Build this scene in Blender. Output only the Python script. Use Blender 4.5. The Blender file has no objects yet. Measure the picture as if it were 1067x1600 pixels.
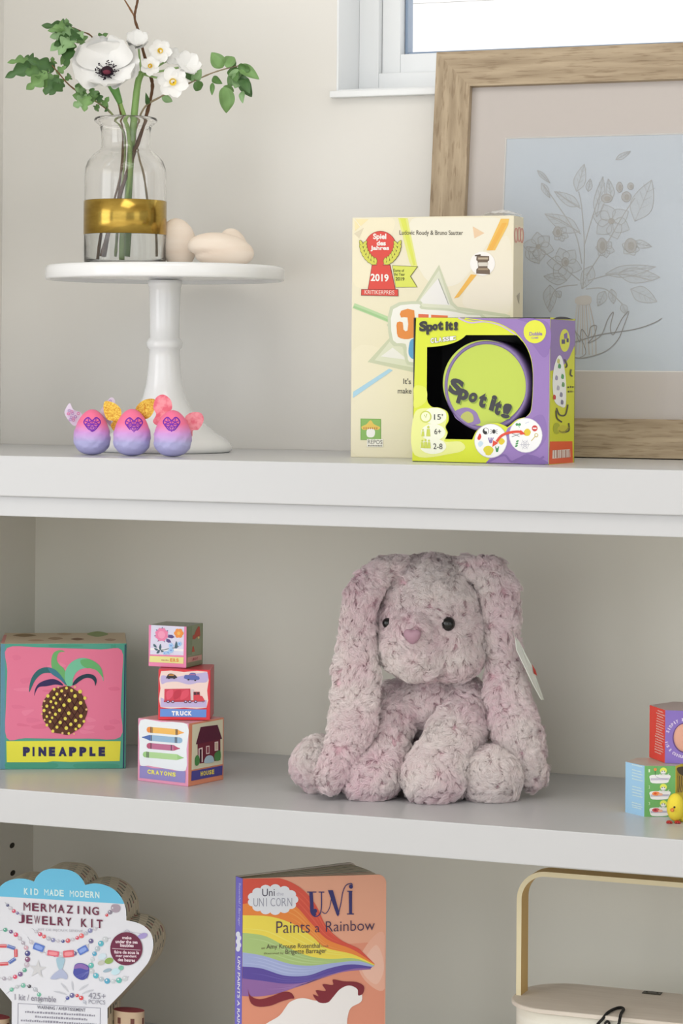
import bpy, bmesh, math, random
import numpy as np
from mathutils import Vector, Matrix
from mathutils.geometry import tessellate_polygon

# ------------------------------------------------------------------ camera, world, light
S = bpy.context.scene
COL = S.collection
F, YAW, CY, ROLL = 4050.0, 0.3753, 572.5, 0.0073      # 1067 x 1600 frame
CAMZ = 1.25
FW = Vector((-math.sin(YAW), math.cos(YAW), 0))
RT = Vector((math.cos(YAW), math.sin(YAW), 0))
UP = Vector((0, 0, 1))
CAM = -2.53 * FW + Vector((0, 0, CAMZ))
cr, sr = math.cos(ROLL), math.sin(ROLL)
cam_d = bpy.data.cameras.new('camera')
cam = bpy.data.objects.new('camera', cam_d)
COL.objects.link(cam)
cx_, cy_ = cr * RT + sr * UP, cr * UP - sr * RT
M = Matrix((cx_, cy_, -FW)).transposed().to_4x4()
M.translation = CAM
cam.matrix_world = M
cam_d.sensor_width = 36
cam_d.lens = F * 36 / 1600
cam_d.shift_y = (CY - 800) / 1600
cam_d.clip_start = 0.05
S.camera = cam

W = bpy.data.worlds.new('world')
S.world = W
W.use_nodes = True
bg = W.node_tree.nodes['Background']
bg.inputs['Color'].default_value = (0.95, 0.975, 1.0, 1)
bg.inputs['Strength'].default_value = 0.72


def area(name, loc, target, sx, sy, power, color):
    d = bpy.data.lights.new(name, 'AREA')
    d.shape = 'RECTANGLE'
    d.size, d.size_y, d.energy, d.color = sx, sy, power, color
    o = bpy.data.objects.new(name, d)
    COL.objects.link(o)
    o.location = loc
    o.rotation_euler = (Vector(target) - Vector(loc)).to_track_quat('-Z', 'Y').to_euler()
    return o


area('room_window_light', (0.35, -3.3, 1.5), (0.05, 0.2, 1.0), 2.4, 1.9, 15, (0.97, 0.985, 1.0))
area('left_window_light', (-1.7, -2.3, 1.45), (0.1, 0.2, 1.0), 1.3, 1.9, 18, (0.97, 0.985, 1.0))
area('side_window_light', (2.6, -1.6, 1.6), (0.1, 0.2, 1.0), 0.9, 1.5, 4, (0.95, 0.98, 1.0))
area('shelf_top_fill', (0.5, -1.1, 2.46), (0.5, -1.1, 0), 0.9, 0.9, 8, (1.0, 0.97, 0.93))  # added fill from above, lightens the shelf tops; not a lamp of the room
sun_d = bpy.data.lights.new('sun', 'SUN')
sun_d.energy = 5.0
sun_d.angle = 0.01
sun = bpy.data.objects.new('sun', sun_d)
COL.objects.link(sun)
sun.rotation_euler = Vector((-0.15, 0.55, -0.85)).to_track_quat('-Z', 'Y').to_euler()

S.view_settings.view_transform = 'Standard'
S.view_settings.look = 'None'
S.view_settings.exposure = 0.0
S.view_settings.gamma = 1.0
S.view_settings.use_curve_mapping = False
try:
    S.cycles.use_denoising = True
    S.cycles.caustics_refractive = True
    S.cycles.max_bounces = 14
    S.cycles.transmission_bounces = 12
    S.cycles.sample_clamp_indirect = 6
except Exception:
    pass

# ------------------------------------------------------------------ measuring helpers


def ray(px, py):
    a, b = px - 533.5, py - CY
    u, v = cr * a + sr * b, -sr * a + cr * b
    return FW + RT * (u / F) - UP * (v / F)


def hit(px, py, p0, n):
    d = ray(px, py)
    return CAM + d * ((Vector(p0) - CAM).dot(n) / d.dot(n))


def atY(px, py, Y):
    return hit(px, py, (0, Y, 0), Vector((0, 1, 0)))


def atX(px, py, X):
    return hit(px, py, (X, 0, 0), Vector((1, 0, 0)))


def atZ(px, py, Z):
    return hit(px, py, (0, 0, Z), UP)


def atD(px, py, d):
    return CAM + ray(px, py) * d


def depth(p):
    return (Vector(p) - CAM).dot(FW)


def lin(c):
    c = c / 255.0
    return c / 12.92 if c <= 0.04045 else ((c + 0.055) / 1.055) ** 2.4


def rgb(h, gain=1.0):
    h = h.lstrip('#')
    return tuple(min(0.92, max(0.004, lin(int(h[i:i + 2], 16)) * gain)) for i in (0, 2, 4)) + (1.0,)


# ------------------------------------------------------------------ materials


def material(name, color=None, rough=0.5, metal=0.0, spec=0.5, attr=False, **kw):
    m = bpy.data.materials.new(name)
    m.use_nodes = True
    nt = m.node_tree
    p = nt.nodes['Principled BSDF']
    if color is not None:
        p.inputs['Base Color'].default_value = rgb(color) if isinstance(color, str) else color
    p.inputs['Roughness'].default_value = rough
    p.inputs['Metallic'].default_value = metal
    p.inputs['Specular IOR Level'].default_value = spec
    if attr:
        a = nt.nodes.new('ShaderNodeAttribute')
        a.attribute_name = 'Col'
        nt.links.new(a.outputs['Color'], p.inputs['Base Color'])
    for k, v in kw.items():
        p.inputs[k.replace('_', ' ')].default_value = v
    return m


def node(m, t, **kw):
    n = m.node_tree.nodes.new(t)
    for k, v in kw.items():
        setattr(n, k, v)
    return n


def link(m, a, b):
    m.node_tree.links.new(a, b)


def bsdf(m):
    return m.node_tree.nodes['Principled BSDF']


def noise_bump(m, scale, strength, dist=0.001, detail=3, stretch=None):
    tc = node(m, 'ShaderNodeTexCoord')
    nz = node(m, 'ShaderNodeTexNoise')
    nz.inputs['Scale'].default_value = scale
    nz.inputs['Detail'].default_value = detail
    src = tc.outputs['Object']
    if stretch:
        mp = node(m, 'ShaderNodeMapping')
        mp.inputs['Scale'].default_value = stretch
        link(m, src, mp.inputs['Vector'])
        src = mp.outputs['Vector']
    link(m, src, nz.inputs['Vector'])
    b = node(m, 'ShaderNodeBump')
    b.inputs['Strength'].default_value = strength
    b.inputs['Distance'].default_value = dist
    link(m, nz.outputs['Fac'], b.inputs['Height'])
    link(m, b.outputs['Normal'], bsdf(m).inputs['Normal'])
    return nz


def noise_color(m, c1, c2, scale, stretch=None, lo=0.35, hi=0.65, detail=4, coord='Object'):
    tc = node(m, 'ShaderNodeTexCoord')
    nz = node(m, 'ShaderNodeTexNoise')
    nz.inputs['Scale'].default_value = scale
    nz.inputs['Detail'].default_value = detail
    src = tc.outputs[coord]
    if stretch:
        mp = node(m, 'ShaderNodeMapping')
        mp.inputs['Scale'].default_value = stretch
        link(m, src, mp.inputs['Vector'])
        src = mp.outputs['Vector']
    link(m, src, nz.inputs['Vector'])
    r = node(m, 'ShaderNodeValToRGB')
    r.color_ramp.elements[0].position, r.color_ramp.elements[1].position = lo, hi
    r.color_ramp.elements[0].color, r.color_ramp.elements[1].color = rgb(c1), rgb(c2)
    link(m, nz.outputs['Fac'], r.inputs['Fac'])
    link(m, r.outputs['Color'], bsdf(m).inputs['Base Color'])
    return nz, r


MAT = {}
MAT['wall'] = material('wall_paint', '#e6e4df', 0.75, spec=0.25)
noise_bump(MAT['wall'], 180, 0.12, 0.0006)
MAT['white_paint'] = material('white_cabinet_paint', '#cbccce', 0.3, spec=0.6)
MAT['back_paint'] = material('cabinet_back_paint', '#e9e6da', 0.55, spec=0.3)
noise_bump(MAT['back_paint'], 260, 0.12, 0.0005)
MAT['trim'] = material('window_trim_paint', '#eef1f3', 0.4)
MAT['print'] = material('printed_card', None, 0.38, spec=0.45, attr=True)
MAT['matte_print'] = material('printed_matte_card', None, 0.6, spec=0.3, attr=True)
MAT['gloss_print'] = material('printed_gloss_card', None, 0.2, spec=0.5, attr=True)
MAT['porcelain'] = material('white_milk_glass', '#f1f2f3', 0.12, spec=0.6)
bsdf(MAT['porcelain']).inputs['Subsurface Weight'].default_value = 0.0
MAT['glass'] = material('clear_glass', (1, 1, 1, 1), 0.0)
bsdf(MAT['glass']).inputs['Transmission Weight'].default_value = 1.0
bsdf(MAT['glass']).inputs['IOR'].default_value = 1.45
MAT['water'] = material('water', (0.97, 1, 0.99, 1), 0.0)
bsdf(MAT['water']).inputs['Transmission Weight'].default_value = 1.0
bsdf(MAT['water']).inputs['IOR'].default_value = 1.33
MAT['black'] = material('black_plastic', '#0c0b0b', 0.12, spec=0.6)
MAT['attr_soft'] = material('painted_surface', None, 0.65, spec=0.3, attr=True)

# ------------------------------------------------------------------ mesh builder


class MB:
    def __init__(self):
        self.v, self.f, self.c, self.s = [], [], [], []

    def add(self, pts, faces, color=(0.8, 0.8, 0.8, 1), smooth=False):
        o = len(self.v)
        self.v += [tuple(p) for p in pts]
        for f in faces:
            self.f.append(tuple(o + i for i in f))
            self.c.append(color)
            self.s.append(smooth)

    def box(self, p0, ex, ey, ez, color=(0.8, 0.8, 0.8, 1), colors=None, bevel=0.0):
        """p0 corner, three edge vectors; colors keyed front/right/back/left/top/bottom"""
        p0, ex, ey, ez = Vector(p0), Vector(ex), Vector(ey), Vector(ez)
        P = [p0, p0 + ex, p0 + ex + ey, p0 + ey]
        P += [p + ez for p in P]
        q = {'front': (0, 1, 5, 4), 'right': (1, 2, 6, 5), 'back': (2, 3, 7, 6), 'left': (3, 0, 4, 7),
             'top': (4, 5, 6, 7), 'bottom': (3, 2, 1, 0)}
        if bevel:
            bm = bmesh.new()
            vs = [bm.verts.new(p) for p in P]
            lay = bm.faces.layers.int.new('k')
            keys = list(q)
            for i, k in enumerate(keys):
                fc = bm.faces.new([vs[j] for j in q[k]])
                fc[lay] = i
            bmesh.ops.bevel(bm, geom=list(bm.edges), offset=bevel, segments=2, affect='EDGES', profile=0.6)
            bm.verts.index_update()
            pts = [v.co.copy() for v in bm.verts]
            for fc in bm.faces:
                o = keys[fc[lay]]
                c = (colors or {}).get(o, color)
                self.add([pts[v.index] for v in fc.verts], [tuple(range(len(fc.verts)))], c, False)
            bm.free()
            return
        for k, f in q.items():
            self.add([P[i] for i in f], [(0, 1, 2, 3)], (colors or {}).get(k, color))

    def tube(self, pts, radii, n=10, color=(0.8, 0.8, 0.8, 1), caps=True):
        pts = [Vector(p) for p in pts]
        if not hasattr(radii, '__len__'):
            radii = [radii] * len(pts)
        rings = []
        t0 = (pts[1] - pts[0]).normalized()
        ref = t0.orthogonal().normalized()
        for i, p in enumerate(pts):
            t = (pts[min(i + 1, len(pts) - 1)] - pts[max(i - 1, 0)]).normalized()
            ref = (ref - t * ref.dot(t)).normalized()
            b = t.cross(ref)
            rings.append([p + (ref * math.cos(a) + b * math.sin(a)) * radii[i]
                          for a in (2 * math.pi * k / n for k in range(n))])
        P = [q for r in rings for q in r]
        fs = []
        for i in range(len(rings) - 1):
            for k in range(n):
                fs.append((i * n + k, i * n + (k + 1) % n, (i + 1) * n + (k + 1) % n, (i + 1) * n + k))
        if caps:
            fs.append(tuple(range(n - 1, -1, -1)))
            fs.append(tuple(range((len(rings) - 1) * n, len(rings) * n)))
        self.add(P, fs, color, True)

    def lathe(self, c, prof, n=64, color=(0.8, 0.8, 0.8, 1), closed=False):
        """prof: (radius, z) list; r = 0 ends are fine"""
        c = Vector(c)
        P, fs = [], []
        for r, z in prof:
            r = max(r, 1e-5)
            P += [c + Vector((r * math.cos(2 * math.pi * k / n), r * math.sin(2 * math.pi * k / n), z)) for k in range(n)]
        m = len(prof)
        for i in range(m if closed else m - 1):
            j = (i + 1) % m
            for k in range(n):
                fs.append((i * n + k, i * n + (k + 1) % n, j * n + (k + 1) % n, j * n + k))
        if not closed:
            fs.append(tuple(range(n - 1, -1, -1)))
            fs.append(tuple(range((m - 1) * n, m * n)))
        self.add(P, fs, color, True)

    def ellipsoid(self, c, ax, ay, az, nu=24, nv=14, color=(0.8, 0.8, 0.8, 1), f=None):
        c = Vector(c)
        P, fs = [], []
        for i in range(nv + 1):
            th = math.pi * i / nv
            for k in range(nu):
                ph = 2 * math.pi * k / nu
                l = Vector((math.sin(th) * math.cos(ph), math.sin(th) * math.sin(ph), math.cos(th)))
                if f:
                    l = f(l)
                P.append(c + Vector(ax) * l.x + Vector(ay) * l.y + Vector(az) * l.z)
        for i in range(nv):
            for k in range(nu):
                fs.append((i * nu + k, (i + 1) * nu + k, (i + 1) * nu + (k + 1) % nu, i * nu + (k + 1) % nu))
        self.add(P, fs, color, True)

    def build(self, name, mat, parent=None, base=None, merge=0.0, recalc=False):
        base = Vector(base) if base is not None else (parent.matrix_basis.translation.copy() if parent else Vector())
        if parent is not None:
            q = parent
            base = Vector()
            while q is not None:
                base += q.location
                q = q.parent
        me = bpy.data.meshes.new(name)
        me.from_pydata([tuple(Vector(v) - base) for v in self.v], [], self.f)
        ca = me.color_attributes.new('Col', 'FLOAT_COLOR', 'CORNER')
        arr = np.empty((len(me.loops), 4), np.float32)
        i = 0
        for f, c in zip(self.f, self.c):
            arr[i:i + len(f)] = c
            i += len(f)
        ca.data.foreach_set('color', arr.ravel())
        me.polygons.foreach_set('use_smooth', np.array(self.s, dtype=bool))
        if recalc or merge:
            bm = bmesh.new()
            bm.from_mesh(me)
            if merge:
                bmesh.ops.remove_doubles(bm, verts=bm.verts, dist=merge)
            bmesh.ops.recalc_face_normals(bm, faces=bm.faces)
            bm.to_mesh(me)
            bm.free()
        me.update()
        for m in (mat if isinstance(mat, (list, tuple)) else [mat]):
            me.materials.append(m)
        o = bpy.data.objects.new(name, me)
        COL.objects.link(o)
        if parent is not None:
            o.parent = parent
        else:
            o.location = base
        return o


def tag(o, label=None, cat=None, group=None, kind=None):
    for k, v in (('label', label), ('category', cat), ('group', group), ('kind', kind)):
        if v:
            o[k] = v
    return o


def empty(name, loc, label=None, cat=None, group=None):
    o = bpy.data.objects.new(name, None)
    o.empty_display_size = 0.02
    COL.objects.link(o)
    o.location = loc
    return tag(o, label, cat, group)


# ------------------------------------------------------------------ flat artwork printed on a face


def crom(pts, n=8, closed=False):
    P = [Vector((p[0], p[1])) for p in pts]
    m = len(P)
    out = []
    for i in range(m if closed else m - 1):
        p0 = P[(i - 1) % m] if closed or i > 0 else P[0]
        p1, p2 = P[i], P[(i + 1) % m]
        p3 = P[(i + 2) % m] if closed or i + 2 < m else P[-1]
        for k in range(n):
            t = k / n
            out.append(0.5 * ((2 * p1) + (p2 - p0) * t + (2 * p0 - 5 * p1 + 4 * p2 - p3) * t * t
                              + (3 * p1 - p0 - 3 * p2 + p3) * t ** 3))
    if not closed:
        out.append(P[-1])
    return [(p.x, p.y) for p in out]


TEXT_CACHE = {}


def text_shape(s, bold, shear):
    key = (s, bold, shear)
    if key in TEXT_CACHE:
        return TEXT_CACHE[key]
    cu = bpy.data.curves.new('lettering', 'FONT')
    cu.body = s
    cu.size = 1.0
    cu.offset = bold
    cu.shear = shear
    cu.resolution_u = 4
    ob = bpy.data.objects.new('lettering', cu)
    COL.objects.link(ob)
    dg = bpy.context.evaluated_depsgraph_get()
    me = ob.evaluated_get(dg).to_mesh()
    P = np.array([v.co[:2] for v in me.vertices]).reshape(-1, 2)
    Fc = [tuple(p.vertices) for p in me.polygons]
    ob.evaluated_get(dg).to_mesh_clear()
    bpy.data.objects.remove(ob)
    bpy.data.curves.remove(cu)
    lo, hi = P.min(0), P.max(0)
    P = (P - lo) / np.maximum(hi - lo, 1e-6)
    TEXT_CACHE[key] = (P, Fc)
    return P, Fc


class Canvas:
    """draws on one plane of a thing; positions are read off a zoomed crop (ox, oy, scale) of the face"""

    def __init__(self, mb, p0, n, crop, gain=1.2, eps=0.00012, surf=None):
        self.mb, self.p0, self.n, self.crop, self.gain, self.eps = mb, Vector(p0), Vector(n).normalized(), crop, gain, eps
        self.L = 1
        self.surf = surf
        self.k, self.kc = 0, {}
        self.clip = None                      # convex outline of the face in crop pixels

    def bump(self):
        """marks of one layer lie a hair above one another so that none coincide"""
        self.kc[self.L] = min(70, self.kc.get(self.L, 0) + 1)
        self.k = self.kc[self.L]

    def cut(self, pts):
        C = self.clip
        area2 = sum(C[i][0] * C[(i + 1) % len(C)][1] - C[(i + 1) % len(C)][0] * C[i][1] for i in range(len(C)))
        sg_ = 1 if area2 > 0 else -1
        for i in range(len(C)):
            (ax, ay), (bx, by) = C[i], C[(i + 1) % len(C)]
            out = []
            d = [sg_ * ((bx - ax) * (p[1] - ay) - (by - ay) * (p[0] - ax)) for p in pts]
            for k in range(len(pts)):
                a, b, da, db = pts[k], pts[(k + 1) % len(pts)], d[k], d[(k + 1) % len(pts)]
                if da >= 0:
                    out.append(a)
                if (da >= 0) != (db >= 0):
                    t = da / (da - db)
                    out.append((a[0] + (b[0] - a[0]) * t, a[1] + (b[1] - a[1]) * t))
            pts = out
            if len(pts) < 3:
                return []
        return pts

    def pt(self, x, y):
        ox, oy, s = self.crop
        if self.surf:
            return self.surf(ox + x / s, oy + y / s, self.L * self.eps + self.k * 1.5e-6)
        return hit(ox + x / s, oy + y / s, self.p0, self.n) + self.n * (self.L * self.eps + self.k * 1.5e-6)

    def col(self, c):
        return rgb(c, self.gain) if isinstance(c, str) else c

    def poly(self, pts, c, L=None):
        if L:
            self.L = L
        self.bump()
        if self.clip:
            pts = self.cut(list(pts))
            if len(pts) < 3:
                return
        P = [self.pt(*p) for p in pts]
        tri = tessellate_polygon([P])
        nrm = self.n
        fs = []
        for t in tri:
            a, b, d = (P[i] for i in t)
            fs.append(tuple(t) if (b - a).cross(d - a).dot(nrm) > 0 else tuple(reversed(t)))
        self.mb.add(P, fs, self.col(c))

    def blob(self, pts, c, L=None, n=6):
        self.poly(crom(pts, n, True), c, L)

    def rect(self, x0, y0, x1, y1, c, L=None, s0=0.0, s1=None):
        s1 = s0 if s1 is None else s1
        self.poly([(x0, y0), (x1, y0 + s0 * (x1 - x0)), (x1, y1 + s1 * (x1 - x0)), (x0, y1)], c, L)

    def ell(self, x, y, rx, ry, c, L=None, rot=0.0, n=28, a0=0.0, a1=2 * math.pi):
        ca, sa = math.cos(rot), math.sin(rot)
        full = abs(a1 - a0 - 2 * math.pi) < 1e-6
        pts = []
        for k in range(n if full else n + 1):
            a = a0 + (a1 - a0) * k / n
            u, v = rx * math.cos(a), ry * math.sin(a)
            pts.append((x + ca * u - sa * v, y + sa * u + ca * v))
        self.poly(pts, c, L)

    def ring(self, x, y, rx, ry, w, c, L=None, n=32, a0=0.0, a1=2 * math.pi):
        pts = [(x + rx * math.cos(a0 + (a1 - a0) * k / n), y + ry * math.sin(a0 + (a1 - a0) * k / n)) for k in range(n + 1)]
        self.stroke(pts, w, c, L, smooth=False)

    def stroke(self, pts, w, c, L=None, smooth=True, taper=False, n=6):
        if L:
            self.L = L
        self.bump()
        if smooth and len(pts) > 2:
            pts = crom(pts, n)
        m = len(pts)
        V = []
        for i in range(m):
            a, b = pts[max(i - 1, 0)], pts[min(i + 1, m - 1)]
            dx, dy = b[0] - a[0], b[1] - a[1]
            l = math.hypot(dx, dy) or 1
            t = i / (m - 1)
            ww = w * ((0.15 + 0.85 * math.sin(math.pi * min(1, max(0, t)))) if taper else 1) / 2
            V.append((self.pt(pts[i][0] - dy / l * ww, pts[i][1] + dx / l * ww), self.pt(pts[i][0] + dy / l * ww, pts[i][1] - dx / l * ww)))
            if self.clip:
                V[-1] = ((pts[i][0] - dy / l * ww, pts[i][1] + dx / l * ww), (pts[i][0] + dy / l * ww, pts[i][1] - dx / l * ww))
        if self.clip:
            for i in range(m - 1):
                self.poly([V[i][0], V[i][1], V[i + 1][1], V[i + 1][0]], c)
            return
        P = [q for pr in V for q in pr]
        fs = [(2 * i, 2 * i + 1, 2 * i + 3, 2 * i + 2) for i in range(m - 1)]
        self.mb.add(P, fs, self.col(c))

    def text(self, s, x0, y0, x1, y1, h, c, bold=0.0, shear=0.0, L=None, lean=0.0, warp=None):
        """baseline box from (x0, y0) lower left to (x1, y1) lower right, height h in crop pixels"""
        if L:
            self.L = L
        self.bump()
        P, Fc = text_shape(s, bold, shear)
        V = []
        for u, v in P:
            x, y = x0 + (x1 - x0) * u + lean * v * h, y0 + (y1 - y0) * u - h * v
            if warp:
                x, y = warp(u, v)
            V.append(self.pt(x, y))
        self.mb.add(V, Fc, self.col(c))

    def squiggle(self, x0, y0, x1, y1, h, c, L=None, rng=None, gap=0.35):
        """a line of print too small to read in the photograph: small upright dashes"""
        rng = rng or random.Random(int(x0 * 7 + y0))
        x = x0
        while x < x1:
            w = rng.uniform(0.5, 1.1) * h
            t = (x - x0) / max(1e-6, x1 - x0)
            y = y0 + (y1 - y0) * t
            hh = h * rng.uniform(0.65, 1)
            e = min(x + w, x1)
            self.poly([(x, y), (e, y), (e, y - hh), (x, y - hh)], c, L)
            x = e + h * gap

# ------------------------------------------------------------------ the alcove, the wall and the window
D, Q = 0.3405, 0.006                     # wall plane, set-back of the lower rail
Z1, ZE2, ZE3, Z2, ZE5, Z3 = 1.1558, 1.1139, 1.0932, 0.812, 0.777, 0.494
XT = atY(3, 440, D).x                    # left end of the wall above the bookcase
XS = atY(55, 900, D).x                   # inner face of the bookcase side
XR = 1.15
WX0, WX1, WZ0, WZ1 = atY(526, 100, D).x, 0.78, 1.557, 2.25


def structure(name, mb, mat, **kw):
    return tag(mb.build(name, mat, **kw), kind='structure')


m = MB()
m.box((-6, -7, -0.05), (14, 0, 0), (0, 12, 0), (0, 0, 0.05))
MAT['floor'] = material('oak_floor', '#b59a78', 0.5)
noise_color(MAT['floor'], '#b9b2a8', '#d0c9be', 3, (1, 8, 1))
structure('floor', m, MAT['floor'])

m = MB()
wt = 0.16
for x0, x1, z0, z1 in ((XT - 0.5, WX0, Z1, 2.5), (WX1, 3.2, Z1, 2.5), (WX0, WX1, Z1, WZ0), (WX0, WX1, WZ1, 2.5)):
    m.box((x0, D, z0), (x1 - x0, 0, 0), (0, wt, 0), (0, 0, z1 - z0))
m.box((XT - 0.5, D + 0.014, 0), (3.7 - XT, 0, 0), (0, wt - 0.014, 0), (0, 0, Z1))
structure('wall_back', m, MAT['wall'])
m = MB()
m.box((XT - 0.12, -0.03, 0), (0.12, 0, 0), (0, D + 0.03, 0), (0, 0, 2.5))
m.box((-3.6, -0.03, 0), (3.6 + XT - 0.12, 0, 0), (0, 0.12, 0), (0, 0, 2.5))
structure('wall_left', m, MAT['wall'])
m = MB()
m.box((-3.6, -4.2, 2.5), (6.9, 0, 0), (0, 4.9, 0), (0, 0, 0.1))
structure('ceiling', m, material('ceiling_paint', '#eceae6', 0.8))

# window: reveal lining, frame, sash, pane, sill
win = tag(empty('window_1', (WX0, D, WZ0)), kind='structure')


def ringbox(mb, x0, x1, z0, z1, w, y0, y1):
    mb.box((x0, y0, z0), (w, 0, 0), (0, y1 - y0, 0), (0, 0, z1 - z0), bevel=0.0012)
    mb.box((x1 - w, y0, z0), (w, 0, 0), (0, y1 - y0, 0), (0, 0, z1 - z0), bevel=0.0012)
    mb.box((x0 + w, y0, z0), (x1 - x0 - 2 * w, 0, 0), (0, y1 - y0, 0), (0, 0, w), bevel=0.0012)
    mb.box((x0 + w, y0, z1 - w), (x1 - x0 - 2 * w, 0, 0), (0, y1 - y0, 0), (0, 0, w), bevel=0.0012)


m = MB()
ringbox(m, WX0, WX1, WZ0, WZ1, 0.0025, D - 0.001, D + 0.15)
m.build('window_reveal', MAT['trim'], win)
m = MB()
ringbox(m, WX0 + 0.0025, WX1 - 0.0025, WZ0 + 0.0025, WZ1 - 0.0025, 0.024, D + 0.062, D + 0.12)
m.build('window_frame', MAT['trim'], win)
m = MB()
ringbox(m, WX0 + 0.027, WX1 - 0.027, WZ0 + 0.0265, WZ1 - 0.0265, 0.022, D + 0.072, D + 0.112)
m.build('window_sash', MAT['trim'], win)
m = MB()
ringbox(m, WX0 + 0.0495, WX1 - 0.0495, WZ0 + 0.0488, WZ1 - 0.0488, 0.0035, D + 0.086, D + 0.104)
m.build('window_gasket', material('blue_grey_gasket', '#8fa2bb', 0.35), win)
m = MB()
m.box((WX0 - 0.004, D - 0.012, WZ0 - 0.0075), (WX1 - WX0 + 0.008, 0, 0), (0, 0.0118, 0), (0, 0, 0.0075), bevel=0.0015)
m.build('window_sill', MAT['trim'], win)


def thin_glass(name, tint=(1, 1, 1, 1), gloss=1.0):
    g = bpy.data.materials.new(name)
    g.use_nodes = True
    nt = g.node_tree
    nt.nodes.clear()
    out = nt.nodes.new('ShaderNodeOutputMaterial')
    mx = nt.nodes.new('ShaderNodeMixShader')
    tr = nt.nodes.new('ShaderNodeBsdfTransparent')
    tr.inputs['Color'].default_value = tint
    gl = nt.nodes.new('ShaderNodeBsdfGlossy')
    gl.inputs['Roughness'].default_value = 0.0
    fr = nt.nodes.new('ShaderNodeFresnel')
    fr.inputs['IOR'].default_value = 1.5 * gloss
    nt.links.new(fr.outputs[0], mx.inputs[0])
    nt.links.new(tr.outputs[0], mx.inputs[1])
    nt.links.new(gl.outputs[0], mx.inputs[2])
    nt.links.new(mx.outputs[0], out.inputs[0])
    return g


m = MB()
m.add([(WX0 + 0.052, D + 0.094, WZ0 + 0.051), (WX1 - 0.052, D + 0.094, WZ0 + 0.051), (WX1 - 0.052, D + 0.094, WZ1 - 0.051),
       (WX0 + 0.052, D + 0.094, WZ1 - 0.051)], [(0, 1, 2, 3)])
m.build('window_pane', thin_glass('window_glass', gloss=.8), win)

# the neighbouring house seen through the pane: white lapped boards
m = MB()
for k in range(34):
    z = 0.2 + k * 0.115
    Pq = [(-3, D + 2.6, z), (6, D + 2.6, z), (6, D + 2.6012, z + 0.115), (-3, D + 2.6012, z + 0.115), (-3, D + 2.6012, z), (6, D + 2.6012, z)]
    m.add(Pq, [(0, 1, 2, 3), (4, 5, 1, 0)])
m.box((-3, D + 2.62, 0), (9, 0, 0), (0, 0.1, 0), (0, 0, 4.2))
MAT['siding'] = material('white_siding', '#f6f7f8', 0.6)
structure('wall_outside', m, MAT['siding'])

# ------------------------------------------------------------------ bookcase
bc = empty('bookcase', (XS, 0, 0), 'white painted built-in bookcase with three shelf boards filling the alcove', 'bookcase')
m = MB()
m.box((XT + 0.001, 0, ZE2), (XR - XT, 0, 0), (0, D - 0.0005, 0), (0, 0, Z1 - ZE2), bevel=0.0012)
m.build('top_board', MAT['white_paint'], bc)
m = MB()
m.box((XT + 0.001, Q, ZE3), (XR - XT, 0, 0), (0, 0.02, 0), (0, 0, ZE2 - ZE3), bevel=0.0008)
m.build('face_rail', MAT['white_paint'], bc)
m = MB()
m.box((XS, Q, ZE5), (XR - XS - 0.02, 0, 0), (0, D - Q - 0.0005, 0), (0, 0, Z2 - ZE5), bevel=0.001)
m.build('shelf', MAT['white_paint'], bc)
m = MB()
m.box((XS, Q, Z3 - 0.035), (XR - XS - 0.02, 0, 0), (0, D - Q - 0.0005, 0), (0, 0, 0.035), bevel=0.001)
m.build('shelf', MAT['white_paint'], bc)
for x in (XT + 0.001, XR - 0.02):
    w = XS - XT - 0.001 if x < 0 else 0.02
    m = MB()
    m.box((x, Q + 0.0, 0.0), (w, 0, 0), (0, D - Q, 0), (0, 0, ZE3))
    side = m.build('side_panel', MAT['back_paint'], bc)
    if x < 0:
        for px, py in ((19, 1321), (20, 1364)):
            p = atX(px, py, XS)
            h = MB()
            h.ellipsoid(p, (0.0006, 0, 0), (0, 0.006, 0), (0, 0, 0.0032), 16, 8)  # dark disc on the panel; the hole's shade is put into its colour
            h.build('shelf_pin_hole', material('hole_shade', '#2c241a', 0.8), side)
m = MB()
m.box((XS, D, 0.05), (XR - XS, 0, 0), (0, 0.012, 0), (0, 0, ZE2 - 0.05))
m.build('back_panel', MAT['back_paint'], bc)
m = MB()
m.box((XS, 0.05, 0), (XR - XS - 0.02, 0, 0), (0, 0.02, 0), (0, 0, 0.1))
m.build('toe_kick', MAT['white_paint'], bc)

# ------------------------------------------------------------------ cartons


def carton(name, bl, br, top, side_px, theta, mats='print', Y=None, Z=None, gain=1.2, colors=None, side_depth=None, bevel=0.0008, crop=None):
    """bl/br/top/side_px are pixels of the front face's lower left, lower right, upper left and the side face's far edge"""
    P0 = atY(bl[0], bl[1], Y) if Y is not None else atZ(bl[0], bl[1], Z)
    P0.z = Z
    th = math.radians(theta)
    ex, ey = Vector((math.cos(th), math.sin(th), 0)), Vector((-math.sin(th), math.cos(th), 0))
    w = (hit(br[0], br[1], P0, -ey) - P0).dot(ex)
    h = hit(top[0], top[1], P0, -ey).z - Z
    P1 = P0 + ex * w
    dp = side_depth or (hit(side_px[0], side_px[1], P1, ex) - P1).dot(ey)
    mb = MB()
    mb.box(P0, ex * w, ey * dp, UP * h, colors={k: rgb(c, gain) for k, c in (colors or {}).items()}, bevel=bevel)
    can = dict(front=Canvas(mb, P0, -ey, crop, gain), right=Canvas(mb, P1, ex, crop, gain), top=Canvas(mb, P0 + UP * h, UP, crop, gain))
    print('CARTON', name, [round(float(q) * 1000) for q in (P0.x, P0.y, w, dp, h)])
    return mb, can, P0, ex * w, ey * dp, h


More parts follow.
